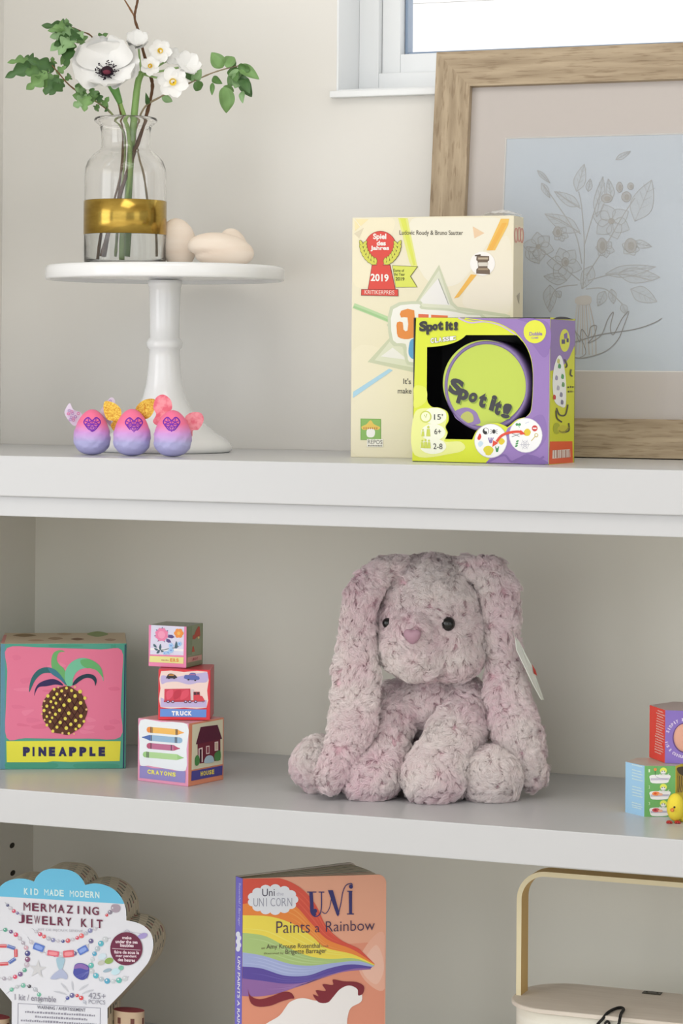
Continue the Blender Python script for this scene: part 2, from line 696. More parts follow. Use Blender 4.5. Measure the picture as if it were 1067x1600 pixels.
# ---- tall cream game box
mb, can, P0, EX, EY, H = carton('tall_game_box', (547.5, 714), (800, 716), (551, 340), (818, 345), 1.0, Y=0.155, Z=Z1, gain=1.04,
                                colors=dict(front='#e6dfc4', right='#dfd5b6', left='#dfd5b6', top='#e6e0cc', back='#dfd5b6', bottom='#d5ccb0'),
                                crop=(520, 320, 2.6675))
c = can['front']
c.L = 1
c.clip = [(84, 54), (754, 52), (752, 1050), (76, 1049)]
# soft watercolour washes
for pts, q in (([(85, 55), (250, 58), (235, 150), (200, 300), (88, 330)], '#ebe3c6'), ([(330, 60), (700, 58), (640, 170), (520, 330), (380, 300)], '#e9e5d2'),
               ([(90, 600), (330, 700), (330, 1020), (84, 1030)], '#e9e2c8'), ([(640, 210), (735, 140), (738, 440), (600, 440), (540, 390)], '#e8e2cc')):
    c.blob(pts, q)
c.L = 2
c.poly([(272, 55), (312, 56), (352, 255), (330, 262), (318, 235)], '#dfe283')
c.poly([(280, 56), (303, 57), (345, 250), (336, 254)], '#d8de5c', 3)
c.poly([(700, 58), (735, 58), (730, 85), (676, 190), (640, 190)], '#e9bd5c', 2)
c.poly([(706, 75), (726, 75), (665, 190), (645, 190)], '#e8b04a', 3)
c.poly([(575, 290), (600, 292), (525, 385), (505, 390)], '#e8b450', 2)
c.poly([(583, 90), (632, 118), (590, 140)], '#e6c9a4', 2)
c.poly([(88, 120), (130, 95), (110, 140)], '#d9cfb4', 2)
c.poly([(90, 60), (150, 60), (92, 110)], '#eedfae', 2)
c.stroke([(87, 420), (150, 445), (240, 482)], 22, '#b6d2a2', 2)
c.stroke([(87, 425), (150, 449), (240, 486)], 9, '#9fc68e', 3)
c.poly([(85, 780), (235, 683), (250, 690), (84, 805)], '#a9d0e6', 3)
# star outline
star = [(443, 250), (500, 405), (520, 425), (720, 455), (740, 462), (740, 700), (345, 700), (145, 655), (250, 540), (225, 500), (335, 420)]
c.poly(star, '#c8cdb0', 2)
star2 = [(443, 272), (490, 415), (520, 440), (735, 470), (735, 690), (345, 680), (175, 648), (262, 540), (250, 500), (345, 420)]
c.poly(star2, '#d9dcc6', 3)
c.poly([(440, 305), (488, 418), (375, 412), (365, 396)], '#e7e6e2', 4)
c.stroke([(440, 308), (483, 415)], 3, '#9aa08c', 5)
c.poly([(250, 595), (330, 660), (300, 645), (200, 632)], '#e7e6e2', 4)
c.stroke([(88, 56), (118, 94)], 3, '#f0ecd8', 4)
# word block behind the smaller box
c.blob([(240, 425), (365, 402), (375, 425), (480, 432), (560, 450), (640, 470), (640, 640), (345, 672), (300, 640), (290, 592), (240, 575)], '#c9cfb6', 4, 3)
c.blob([(252, 435), (360, 414), (368, 434), (480, 442), (560, 458), (630, 478), (630, 630), (350, 658), (312, 632), (304, 580), (252, 565)], '#ecebe6', 5, 3)
c.blob([(285, 442), (340, 440), (340, 540), (330, 556), (300, 560), (272, 550), (267, 520), (268, 490), (292, 490), (295, 520), (312, 524), (312, 470), (285, 470)], '#e08a3c', 6, 2)
c.poly([(357, 455), (400, 457), (400, 490), (357, 490)], '#dc6a44', 6)
c.blob([(330, 560), (380, 556), (400, 600), (390, 640), (340, 645), (318, 625), (318, 590)], '#5c9fd0', 6, 4)
c.poly([(410, 458), (480, 462), (478, 560), (412, 560)], '#e0703c', 6)
c.text('Ludovic Roudy & Bruno Sautter', 278, 131, 543, 132, 25, '#5a5346', 0.008, L=4)
# award
c.ell(199, 175, 66, 66, '#7b3128', 5)
c.ell(199, 175, 64.5, 64.5, '#d8483c', 6)
c.poly([(146, 210), (252, 210), (204, 256), (190, 256)], '#d8483c', 6)
c.poly([(163, 250), (240, 250), (262, 353), (146, 352)], '#7b3128', 4)
c.poly([(165, 252), (238, 252), (260, 353), (148, 352)], '#d8483c', 5)
c.poly([(119, 352), (273, 352), (274, 381), (118, 378)], '#7b3128', 6)
c.poly([(121, 354), (271, 354), (272, 379), (120, 376)], '#d8483c', 7)
for s in (-1, 1):
    for k in range(7):
        a = k / 6
        x, y = 199 + s * (18 + 56 * math.sin(a * 1.45)), 248 - 74 * a ** 1.4
        dx, dy = s * (0.75 - 0.85 * a), -0.9
        l = 30
        for side in (-1, 1):
            ang = math.atan2(dy, dx) + side * 0.55
            ex_, ey_ = x + math.cos(ang) * l, y + math.sin(ang) * l
            nx, ny = -math.sin(ang) * 7, math.cos(ang) * 7
            mx_, my_ = (x + ex_) / 2, (y + ey_) / 2
            c.blob([(x, y), (mx_ + nx * 1.15, my_ + ny * 1.15), (ex_, ey_), (mx_ - nx * 1.15, my_ - ny * 1.15)], '#5e5c28', 8, 3)
            c.blob([(x, y), (mx_ + nx * 0.85, my_ + ny * 0.85), (ex_ * .95 + x * .05, ey_ * .95 + y * .05), (mx_ - nx * 0.85, my_ - ny * 0.85)], '#cfcf52', 9, 3)
c.poly([(248, 252), (356, 257), (326, 298), (354, 344), (262, 345)], '#6a6a34', 3)
c.poly([(250, 254), (351, 259), (322, 298), (350, 342), (263, 343)], '#d6dc5e', 4)
for s, x0, x1, y, h in (('Spiel', 169, 224, 150, 30), ('des', 184, 222, 170, 20), ('Jahres', 158, 236, 194, 23)):
    c.text(s, x0, y, x1, y, h, '#f4efe9', 0.035, L=8)
c.text('2019', 159, 318, 234, 321, 31, '#f6f2ec', 0.03, L=8)
c.text('KRITIKERPREIS', 134, 372, 258, 374, 17, '#f3ddd4', 0.0, L=9)
c.text('Game of', 252, 279, 298, 280, 12, '#55572c', 0.01, L=6)
c.text('the Year', 254, 295, 301, 296, 12, '#55572c', 0.01, L=6)
c.text('2019', 262, 316, 299, 317, 15, '#4a4c28', 0.02, L=6)
# tower emblem
c.ell(624, 245, 52, 50, '#f1efe9', 4)
c.poly([(600, 212), (652, 214), (652, 232), (646, 236), (645, 262), (655, 272), (655, 290), (598, 287), (598, 270), (606, 262), (604, 236), (598, 230)], '#6e5d4c', 5)
for k in range(3):
    c.rect(606, 220 + 22 * k, 648, 228 + 22 * k, ('#b7a78e', '#cfc6b4', '#a08c72')[k], 6)
c.poly([(592, 210), (616, 206), (618, 212), (594, 215)], '#55483a', 7)
c.rect(608, 240, 646, 256, '#d8d2c4', 7)
# blurb and publisher
c.text("It's", 294, 747, 326, 748, 24, '#56524a', 0.008, L=4)
c.text('make', 271, 786, 328, 787, 22, '#56524a', 0.008, L=4)
c.rect(116, 891, 201, 980, '#74a84c', 3, 0.02)
c.rect(119, 894, 198, 977, '#8ab862', 4, 0.02)
c.blob([(120, 925), (140, 915), (158, 898), (172, 914), (197, 927), (188, 938), (160, 934), (128, 938)], '#e4c45c', 5)
for k in range(7):
    c.poly([(128 + 9 * k, 928), (133 + 9 * k, 928), (130 + 9 * k, 938)], '#b4543a', 6)
c.blob([(144, 936), (174, 937), (172, 966), (144, 966)], '#f4f4ee', 5, 3)
c.rect(143, 976, 210, 1008, '#f0eee6', 6, 0.01)
c.text('REPOS', 147, 996, 207, 998, 17, '#5c5a52', 0.0, L=7)
c.squiggle(148, 1006, 206, 1007, 6, '#77746a', 7)
c = can['right']
c.poly([(757, 82), (793, 90), (793, 165), (757, 160)], '#e6d8b8', 1)
for k, (x, y) in enumerate(((763, 95), (776, 92), (787, 96))):
    c.ring(x, y + 32, 6, 30, 5, '#d0907c', 2, 14)
c.poly([(765, 380), (778, 365), (776, 415)], '#a8a08c', 2)
tall = mb.build('game_box', MAT['gloss_print'], base=P0 + EX * .5)
tag(tall, 'tall cream game box with red award emblem standing behind the lime box', 'board game')
# crumpled shrink film standing off the top right corner
m = MB()
rng = random.Random(4)
pts = []
film0 = P0 + EX * 0.80 + UP * (H + 0.0004)
for i in range(13):
    for j in range(5):
        t = i / 12
        pts.append(film0 + EX * 0.2 * t + EY * (0.1 + 0.8 * j / 4) + UP * (0.0052 * math.sin(math.pi * t) ** 0.6 * math.sin(math.pi * (j + 0.6) / 5) + rng.uniform(0, 0.0016)))
fs = [(i * 5 + j, i * 5 + 5 + j, i * 5 + 6 + j, i * 5 + 1 + j) for i in range(12) for j in range(4)]
m.add(pts, fs)
film = m.build('shrink_film', material('clear_film', '#f2f3f3', 0.15, spec=0.8, Alpha=0.55), tall)
tag(film, 'crumpled clear plastic film')

# ---- lime and purple card game box with an open window
SP = (640, 480, 3.811)


def spx(x, y):
    return (640 + x / 3.811, 480 + y / 3.811)


LIME, PURP = '#d6e02e', '#9678b8'
P0 = atY(*spx(15, 915), 0.07)
P0.z = Z1
th = math.radians(-3.0)
ex, ey = Vector((math.cos(th), math.sin(th), 0)), Vector((-math.sin(th), math.cos(th), 0))
w = (hit(*spx(828, 935), P0, -ey) - P0).dot(ex)
h = hit(*spx(38, 62), P0, -ey).z - Z1
dp = (hit(*spx(980, 930), P0 + ex * w, ex) - (P0 + ex * w)).dot(ey)
sg = empty('game_box', P0 + ex * w * .5, 'lime green and purple game box with a cut-out window showing a round tin', 'card game')
G = 1.02
m = MB()
tk = 0.0012
wn = ey * tk
# five panels of card, the front one with its window cut out
m.box(P0 + wn * 1.02, ex * tk, ey * (dp - 2 * tk), UP * h, colors={k: rgb(LIME, G) for k in ('left', 'top')}, color=rgb('#151318'))
m.box(P0 + ex * (w - tk) + wn * 1.02, ex * tk, ey * (dp - 2 * tk), UP * h, colors={'right': rgb('#cfd22e', G)}, color=rgb('#151318'))
m.box(P0 + ey * (dp - tk), ex * w, ey * tk, UP * h, colors={'back': rgb(LIME, G)}, color=rgb('#151318'))
m.box(P0 + wn * 1.02 + ex * tk, ex * (w - 2 * tk), ey * (dp - 2 * tk), UP * tk, color=rgb('#151318'))
m.box(P0 + wn * 1.02 + ex * tk + UP * (h - tk), ex * (w - 2 * tk), ey * (dp - 2 * tk), UP * tk, colors={'top': rgb(PURP, G)}, color=rgb('#151318'))
m.build('box_body', MAT['print'], sg)
m = MB()
c = Canvas(m, P0, -ey, SP, G)
outer = [(15, 915), (38, 62), (838, 68), (828, 936)]
win_pts = [(103, 238)] + crom([(103, 238), (190, 230), (262, 212), (310, 188), (335, 166)], 6) + [(640, 166)] + \
    crom([(640, 166), (690, 230), (722, 310), (733, 400), (731, 520), (722, 610), (706, 640)], 5) + \
    crom([(690, 655), (640, 668), (600, 700), (580, 715)], 4) + crom([(572, 708), (520, 690), (450, 700), (400, 735), (372, 788)], 5) + \
    [(212, 785)] + crom([(212, 778), (226, 748), (214, 712), (232, 672), (222, 622), (175, 598), (135, 594), (110, 570), (101, 535)], 5)
P3o = [hit(*spx(*q), P0, -ey) for q in outer]
P3w = [hit(*spx(*q), P0, -ey) for q in win_pts]
allp = P3o + P3w
tri = tessellate_polygon([P3o, P3w])
m.add(allp, [t if (allp[t[1]] - allp[t[0]]).cross(allp[t[2]] - allp[t[0]]).dot(-ey) > 0 else tuple(reversed(t)) for t in tri], rgb(LIME, G))
back = [p + ey * tk for p in allp]
m.add(back, [tuple(t) for t in tri], rgb('#151318'))
nw = len(P3w)
rim = P3w + [p + ey * tk for p in P3w]
m.add(rim, [(i, (i + 1) % nw, nw + (i + 1) % nw, nw + i) for i in range(nw)], rgb('#5b5230', G))
rim = P3o + [p + ey * tk for p in P3o]
m.add(rim, [(i, (i + 1) % 4, 4 + (i + 1) % 4, 4 + i) for i in range(4)], rgb('#8d7fb0', G))
# purple half of the front, kept clear of the window
c.poly(crom([(300, 64), (380, 80), (480, 90), (560, 115), (620, 140), (645, 166)], 5) + crom([(645, 166), (692, 226), (724, 305), (735, 400), (733, 520), (724, 612), (708, 642)], 5)
       + [(690, 655), (585, 718), (520, 850), (455, 926), (826, 935), (837, 69)], PURP, 1)
c.stroke([(290, 64), (360, 92), (450, 86), (540, 108), (610, 150), (636, 164)], 9, '#c9b2d8', 2)
c.stroke([(330, 66), (420, 78), (510, 92), (580, 122), (640, 165), (672, 200)], 6, LIME, 3)
c.blob([(640, 70), (740, 110), (700, 170), (745, 240), (800, 300), (835, 250), (837, 120), (780, 72)], '#8a6cae', 2)
c.blob([(700, 700), (790, 640), (820, 760), (760, 850), (690, 870)], '#8c6fb0', 2)
c.blob([(640, 900), (720, 880), (780, 900), (820, 934), (620, 928)], '#8064a6', 2)
c.stroke([(460, 926), (560, 880), (610, 920), (700, 880), (740, 920), (800, 890)], 12, '#7f62a4', 3)
# pale glow of the lime card near the icons
c.blob([(30, 470), (95, 480), (98, 560), (30, 600), (24, 540)], '#dfe65e', 1)
c.blob([(26, 640), (110, 600), (205, 610), (220, 660), (212, 715), (222, 760), (210, 800), (300, 800), (330, 840), (260, 870), (30, 880)], '#e6ea92', 1)
for x, y, rx, ry in ((150, 648, 70, 50), (140, 745, 72, 50), (140, 828, 78, 46)):
    c.ell(x, y, rx, ry, '#eef0dc', 2)
c.ell(96, 652, 35, 36, '#ccd55e', 3)
c.ell(96, 652, 27, 28, '#edf0cc', 4)
c.stroke([(88, 640), (97, 658), (104, 636)], 4, '#b9c44a', 5, smooth=False)
for x, y, s in ((80, 742, .8), (112, 730, 1.15), (76, 808, .9), (96, 806, 1), (116, 808, .95)):
    c.ell(x, y - 14 * s, 6 * s, 7 * s, '#c6d052', 5)
    c.poly([(x - 11 * s, y + 34 * s), (x - 8 * s, y - 4 * s), (x + 8 * s, y - 4 * s), (x + 11 * s, y + 34 * s)], '#c6d052', 4)
c.text("15'", 146, 670, 198, 670, 34, '#3b3a36', 0.004, L=5)
c.text('6+', 148, 757, 188, 757, 34, '#3b3a36', 0.004, L=5)
c.text('2-8', 142, 845, 196, 846, 34, '#3b3a36', 0.004, L=5)
# title: chunky wobbling letters


def chunky(c, s, pos, col_, edge, L, bold=0.055):
    for ch, (x0, y0, x1, hh, ln) in zip(s, pos):
        c.text(ch, x0 + 3, y0 + 4, x1 + 3, y0 + 4 + ln, hh, edge, bold + .015, L=L)
    for ch, (x0, y0, x1, hh, ln) in zip(s, pos):
        c.text(ch, x0, y0, x1, y0 + ln, hh, col_, bold, L=L + 1)


chunky(c, 'Spotit!', [(58, 145, 106, 60, -4), (100, 163, 140, 58, -4), (136, 139, 168, 38, -3), (168, 139, 200, 55, -3), (214, 138, 230, 52, -3),
                      (230, 138, 258, 52, -2), (264, 138, 288, 50, -2)], '#221f24', '#8e9430', 4)
for k, (ch, x) in enumerate(zip('CLASSIC', (124, 150, 172, 196, 216, 238, 254))):
    c.text(ch, x, 216 - 3 * k, x + 23, 214 - 3 * k, 33 - k, '#8a8a84', 0.085, L=4)
    c.text(ch, x + 2, 214 - 3 * k, x + 21, 212 - 3 * k, 29 - k, '#f2f1ee', 0.03, L=5)
c.ell(746, 146, 67, 69, '#dfe23c', 4)
c.text('Dobble', 714, 170, 790, 168, 22, '#8a6cae', 0.03, L=5)
c.text('GAME', 726, 188, 768, 188, 11, '#8a6cae', 0.01, L=5)
# two sample cards joined by a red arrow
for x, y, r in ((484, 796, 98), (692, 763, 100)):
    c.ell(x, y, r, r * 1.04, '#cfc7da', 4)
    c.ell(x, y, r - 3, (r - 3) * 1.04, '#f3f3f2', 5)
c.ell(455, 738, 19, 20, '#1d1c1e', 6)
c.ell(455, 738, 17, 18, '#f5f5f3', 7, a0=-math.pi / 2, a1=math.pi / 2)
c.ell(455, 729, 8.5, 9, '#f5f5f3', 8)
c.ell(455, 747, 8.5, 9, '#1d1c1e', 8)
for s in (-1, 1):
    for k in range(3):
        c.stroke([(503, 740), (503 + s * 22, 728 + 13 * k)], 2.5, '#2a282a', 6)
c.ell(503, 740, 9, 13, '#2a282a', 7)
c.blob([(408, 770), (420, 752), (428, 772), (418, 790), (406, 786)], '#d8392c', 6)
c.blob([(408, 812), (424, 796), (440, 812), (420, 832)], '#c8dcea', 6)
for k in range(4):
    c.stroke([(478 + 3 * k, 806), (470 + 10 * k, 776)], 5, '#8a74ac', 6)
c.ell(484, 800, 10, 10, '#8a74ac', 6)
c.blob([(440, 850), (452, 830), (478, 826), (500, 845), (490, 870), (460, 874)], '#dcd02c', 6)
c.ell(470, 872, 18, 10, '#dcd02c', 6)
c.blob([(530, 790), (552, 780), (568, 798), (552, 818), (534, 812)], '#e2c82c', 6)
for dx in (-9, 0, 9):
    c.stroke([(522 + dx, 838 - abs(dx)), (522 + dx * .3, 862)], 6, '#3c8a52', 6)
for dx in (-8, 8):
    c.ell(648 + dx, 698, 8, 8, '#4c9a58', 6)
c.stroke([(648, 698), (655, 716)], 3, '#4c9a58', 6)
c.stroke([(690, 692), (712, 682)], 4, '#c4cadc', 6)
c.ell(746, 721, 17, 18, '#cf3a36', 6)
c.rect(735, 717, 757, 725, '#f4f2f0', 7)
c.blob([(680, 748), (690, 728), (708, 724), (722, 742), (712, 764), (688, 764)], '#e0c62a', 6)
c.ring(755, 762, 9, 10, 4, '#c8b44a', 6)
c.stroke([(748, 770), (726, 796)], 4, '#c8b44a', 6)
c.stroke([(610, 772), (660, 752)], 3, '#55545c', 6)
c.stroke([(612, 752), (655, 770)], 3, '#55545c', 6)
for k in range(3):
    c.ell(637 + 3 * k, 826 - 14 * k, 9, 5, '#4c9a58', 6, rot=-.5)
for k in range(6):
    a = math.pi * k / 3
    c.stroke([(688, 818), (688 + 30 * math.cos(a), 818 + 32 * math.sin(a))], 1.8, '#b4b2c0', 6)
for r in (12, 22):
    c.ring(688, 818, r, r, 1.6, '#b4b2c0', 6, 12)
c.stroke([(520, 800), (548, 766), (590, 748), (640, 741), (672, 744)], 15, '#e0482f', 8)
c.poly([(494, 832), (498, 792), (530, 808)], '#e0482f', 8)
c.poly([(662, 730), (692, 756), (660, 760)], '#e0482f', 8)
front = m.build('front_panel', MAT['print'], sg)
m = MB()
P1 = P0 + ex * w
c = Canvas(m, P1, ex, SP, G)
c.poly([(841, 72), (985, 80), (983, 225), (950, 300), (905, 360), (836, 380)], '#8d76ac', 1)
c.poly(crom([(852, 72), (880, 58), (925, 58), (978, 74)], 5), '#26222a', 2)
c.poly([(834, 800), (968, 798), (972, 925), (829, 935)], '#e0592a', 1)
c.ell(922, 198, 30, 68, '#d8dc44', 2)
c.squiggle(903, 218, 945, 205, 26, '#4c4468', 3)
c.poly([(916, 160), (936, 150), (938, 185), (918, 190)], '#7c68a0', 3)
c.blob([(880, 295), (905, 300), (925, 400), (930, 500), (925, 590), (895, 590), (862, 560), (850, 470), (856, 370)], '#eceeea', 2)
for x, y, q in ((890, 350, '#4c9a58'), (908, 412, '#4c9a58'), (872, 420, '#9a94b0'), (860, 535, '#c8403a'), (912, 460, '#6a9a60'), (900, 520, '#8c8aa0'), (882, 480, '#b0aebc'), (884, 320, '#c8c870'), (905, 565, '#7a7890')):
    c.blob([(x - 8, y + 10), (x - 4, y - 14), (x + 8, y - 6), (x + 6, y + 14)], q, 3)
for pts in ([(920, 310), (935, 345), (925, 360)], [(960, 370), (955, 400), (968, 412)], [(872, 600), (890, 640), (925, 640), (940, 580)], [(870, 615), (875, 660), (905, 685)], [(905, 745), (945, 735), (945, 690)]):
    c.stroke(pts, 9, '#4d4a38', 3)
c.squiggle(938, 482, 975, 480, 13, '#55532c', 2)
c.squiggle(940, 508, 972, 507, 13, '#55532c', 2)
c.ell(874, 722, 22, 34, '#a9b02c', 2)
c.ell(912, 728, 34, 26, '#c6c23c', 2)
c.stroke([(885, 735), (915, 745), (948, 715)], 8, '#8f8c2e', 3)
c.poly([(850, 852), (952, 846), (955, 892), (848, 902)], '#e9ddd4', 2)
for k, x in enumerate((858, 872, 886, 898, 908, 922, 934, 944)):
    c.rect(x, 850, x + (4, 8, 3, 6)[k % 4], 897, '#b98a78', 3)
m.build('side_print', MAT['print'], sg)
# tin inside the window
tc = P0 + ex * 0 + Vector((0, 0, 0))
cen = hit(*spx(455, 470), P0 + ey * 0.006, -ey)
rad_px = 277 / 3.811
R_t = rad_px / F * depth(cen)
up_t = Vector((0, 0, 1))
tin = empty('tin', P0 + ex * w * .5 + ey * .02 + UP * tk, 'round purple tin with a lime lid inside the open window of the game box', 'tin')
m = MB()


def disc_lathe(mb, cen, ax, prof, n, color):
    """lathe about the axis ax (unit) through cen"""
    a = ax.normalized()
    u = Vector((0, 0, 1))
    v = a.cross(u).normalized()
    P, fs = [], []
    for r, t in prof:
        P += [cen + a * t + (u * math.cos(q) + v * math.sin(q)) * max(r, 1e-5) for q in (2 * math.pi * k / n for k in range(n))]
    for i in range(len(prof) - 1):
        for k in range(n):
            fs.append((i * n + k, i * n + (k + 1) % n, (i + 1) * n + (k + 1) % n, (i + 1) * n + k))
    mb.add(P, fs, color, True)


zb = P0.z + 0.0025
cen.z = max(cen.z, zb + R_t)
disc_lathe(m, cen, ey, [(0, 0.0012), (R_t * .9, 0.0012), (R_t * .91, 0.0), (R_t * .95, 0.0), (R_t * .985, 0.0015), (R_t, 0.005), (R_t, 0.016), (R_t * .985, 0.017), (R_t * .985, 0.036), (0, 0.037)], 72, rgb('#8470a4', G))
tin_body = m.build('tin_body', material('purple_lacquer', None, 0.25, attr=True), tin, recalc=True)
m = MB()
c = Canvas(m, cen + ey * 0.0011, -ey, SP, G)
px0, py0 = 455, 452
c.ell(448, 452, 250, 256, '#bfd250', 1, n=64)  # lid lime darkened: shade inside the box put into its colour
c.blob([(262, 628), (300, 604), (345, 598), (392, 620), (412, 655), (420, 690), (370, 702), (320, 690), (275, 662)], '#8f78ae', 2)
c.blob([(310, 640), (345, 620), (376, 640), (378, 680), (330, 690), (306, 668)], '#b9bc62', 3)
# big title on the lid
lid = [('S', 226, 505, 305, 92, 30), ('p', 276, 568, 335, 88, 18), ('o', 345, 562, 395, 58, 10), ('t', 402, 588, 446, 86, 16), ('i', 470, 610, 500, 90, 10),
       ('t', 496, 632, 534, 86, 14), ('!', 540, 655, 592, 86, 10)]
for off, q, b, L in (((6, 8), '#8fa83a', .07, 4), ((0, 0), '#35343a', .06, 5)):
    for ch, x0, y0, x1, hh, ln in lid:
        c.text(ch, x0 + off[0], y0 + off[1], x1 + off[0], y0 + off[1] + ln, hh, q, b, L=L, lean=0.28)
m.build('tin_lid_print', MAT['print'], tin)

# ------------------------------------------------------------------ picture in an oak frame, leaning on the wall


def oak(name, stretch):
    m = material(name, None, 0.6, spec=0.25)
    nz, r = noise_color(m, '#9c8a72', '#c0ae94', 9, stretch, 0.30, 0.72, 8)
    tc = node(m, 'ShaderNodeTexCoord')
    mp = node(m, 'ShaderNodeMapping')
    mp.inputs['Scale'].default_value = tuple(2.2 * q for q in stretch)
    link(m, tc.outputs['Object'], mp.inputs['Vector'])
    n2 = node(m, 'ShaderNodeTexNoise')
    n2.inputs['Scale'].default_value = 14
    n2.inputs['Detail'].default_value = 6
    link(m, mp.outputs['Vector'], n2.inputs['Vector'])
    r2 = node(m, 'ShaderNodeValToRGB')
    r2.color_ramp.elements[0].position, r2.color_ramp.elements[1].position = 0.34, 0.46
    r2.color_ramp.elements[0].color = (0.62, 0.57, 0.52, 1)
    r2.color_ramp.elements[1].color = (1, 1, 1, 1)
    link(m, n2.outputs['Fac'], r2.inputs['Fac'])
    mx = node(m, 'ShaderNodeMix', data_type='RGBA', blend_type='MULTIPLY')
    mx.inputs['Factor'].default_value = 0.75
    link(m, r.outputs['Color'], mx.inputs['A'])
    link(m, r2.outputs['Color'], mx.inputs['B'])
    link(m, mx.outputs['Result'], bsdf(m).inputs['Base Color'])
    b = node(m, 'ShaderNodeBump')
    b.inputs['Strength'].default_value = 0.35
    b.inputs['Distance'].default_value = 0.0008
    link(m, n2.outputs['Fac'], b.inputs['Height'])
    link(m, b.outputs['Normal'], bsdf(m).inputs['Normal'])
    return m


MAT['oak_h'] = oak('oak_grain_along_rail', (1.2, 10, 14))
MAT['oak_v'] = oak('oak_grain_along_stile', (14, 10, 1.2))
FY = 0.268
fb = atY(700, 714.5, FY)
fb.z = Z1
vdir = Vector((0, 0.046, 0.43)).normalized()
udir = Vector((1, 0, 0))
fn = udir.cross(vdir)                       # faces the room
tl = hit(682, 81.5, fb, fn)
itl = hit(733.8, 134.4, fb, fn)
ibl = hit(905, 653.5, fb, fn)
mtl = hit(785.4, 212.5, fb, fn)
mbl = hit(940, 579, fb, fn)
fx0 = tl.x
fh = (tl - fb).dot(vdir)
fwid = itl.x - tl.x
inner_t = (itl - fb).dot(vdir)
inner_b = (ibl - fb).dot(vdir)
fw_w = 2 * (hit(936, 300, fb, fn).x - fx0)
fx1 = fx0 + fw_w
base_pt = Vector((fx0, FY, Z1))


def fp(x, v, t=0.0):
    """x across, v up the leaning face, t out of the face towards the room"""
    return Vector((x, FY, Z1)) + vdir * v - fn * (-t)


FT = 0.018                                   # moulding thickness, behind the face
pf = empty('picture_frame', (fx0 + fw_w / 2, FY, Z1), 'large light oak picture frame with a pale floral pencil drawing leaning on the wall', 'picture frame')


def rail(quad, mat):
    """quad of four (x, v) corners, counter clockwise: outer0, outer1, inner1, inner0; chamfered inner lip"""
    mb = MB()
    o0, o1, i1, i0 = quad
    A = [fp(*o0, 0), fp(*o1, 0), fp(*i1, 0), fp(*i0, 0)]
    lip = [fp(*i1, -0.007), fp(*i0, -0.007)]
    Bk = [fp(*o0, -FT), fp(*o1, -FT), fp(*i1, -FT), fp(*i0, -FT)]
    P = A + lip + Bk
    mb.add(P, [(0, 1, 2, 3), (3, 2, 4, 5), (1, 0, 6, 7), (5, 4, 8, 9), (7, 6, 9, 8), (0, 3, 5, 9, 6), (2, 1, 7, 8, 4)])
    return mb.build('frame_rail', mat, pf, recalc=True)


x0, x1, i0x, i1x = fx0, fx1, fx0 + fwid, fx1 - fwid
lift = 0.0012
rail([(x0, lift), (x1, lift), (i1x, inner_b), (i0x, inner_b)], MAT['oak_h'])
rail([(x1, lift), (x1, fh), (i1x, inner_t), (i1x, inner_b)], MAT['oak_v'])
rail([(x1, fh), (x0, fh), (i0x, inner_t), (i1x, inner_t)], MAT['oak_h'])
rail([(x0, fh), (x0, lift), (i0x, inner_b), (i0x, inner_t)], MAT['oak_v'])
# mount with its window, the drawing, and the glazing
mx0, mx1 = mtl.x, fx1 - (mtl.x - fx0)
mt, mbv = (mtl - fb).dot(vdir), (mbl - fb).dot(vdir)
m = MB()
t_m = -0.009
o = [fp(i0x - .004, inner_b - .004, t_m), fp(i1x + .004, inner_b - .004, t_m), fp(i1x + .004, inner_t + .004, t_m), fp(i0x - .004, inner_t + .004, t_m)]
i_ = [fp(mx0, mbv, t_m), fp(mx1, mbv, t_m), fp(mx1, mt, t_m), fp(mx0, mt, t_m)]
b_ = [fp(mx0 + .0012, mbv + .0012, t_m - .0014), fp(mx1 - .0012, mbv + .0012, t_m - .0014), fp(mx1 - .0012, mt - .0012, t_m - .0014), fp(mx0 + .0012, mt - .0012, t_m - .0014)]
m.add(o + i_, [(k, (k + 1) % 4, 4 + (k + 1) % 4, 4 + k) for k in range(4)], rgb('#c6bfba', 1.05))
m.add(i_ + b_, [(k, (k + 1) % 4, 4 + (k + 1) % 4, 4 + k) for k in range(4)], rgb('#e6e2dc', 1.05))
m.build('mount', MAT['matte_print'], pf)
m = MB()
t_p = -0.0108
m.add([fp(mx0 - .01, mbv - .01, t_p), fp(mx1 + .01, mbv - .01, t_p), fp(mx1 + .01, mt + .01, t_p), fp(mx0 - .01, mt + .01, t_p)], [(0, 1, 2, 3)], rgb('#bec5cc', 1.05))
m.add([fp(i0x - .004, inner_b - .004, -0.016), fp(i1x + .004, inner_b - .004, -0.016), fp(i1x + .004, inner_t + .004, -0.016), fp(i0x - .004, inner_t + .004, -0.016)], [(0, 1, 2, 3)], rgb('#8c7a62'))
c = Canvas(m, fp(fx0, 0, t_p), fn, (760, 200, 3.0195), 1.05)
PC, PD, PW = '#b0b1b1', '#a8a6a2', '#bac0c5'


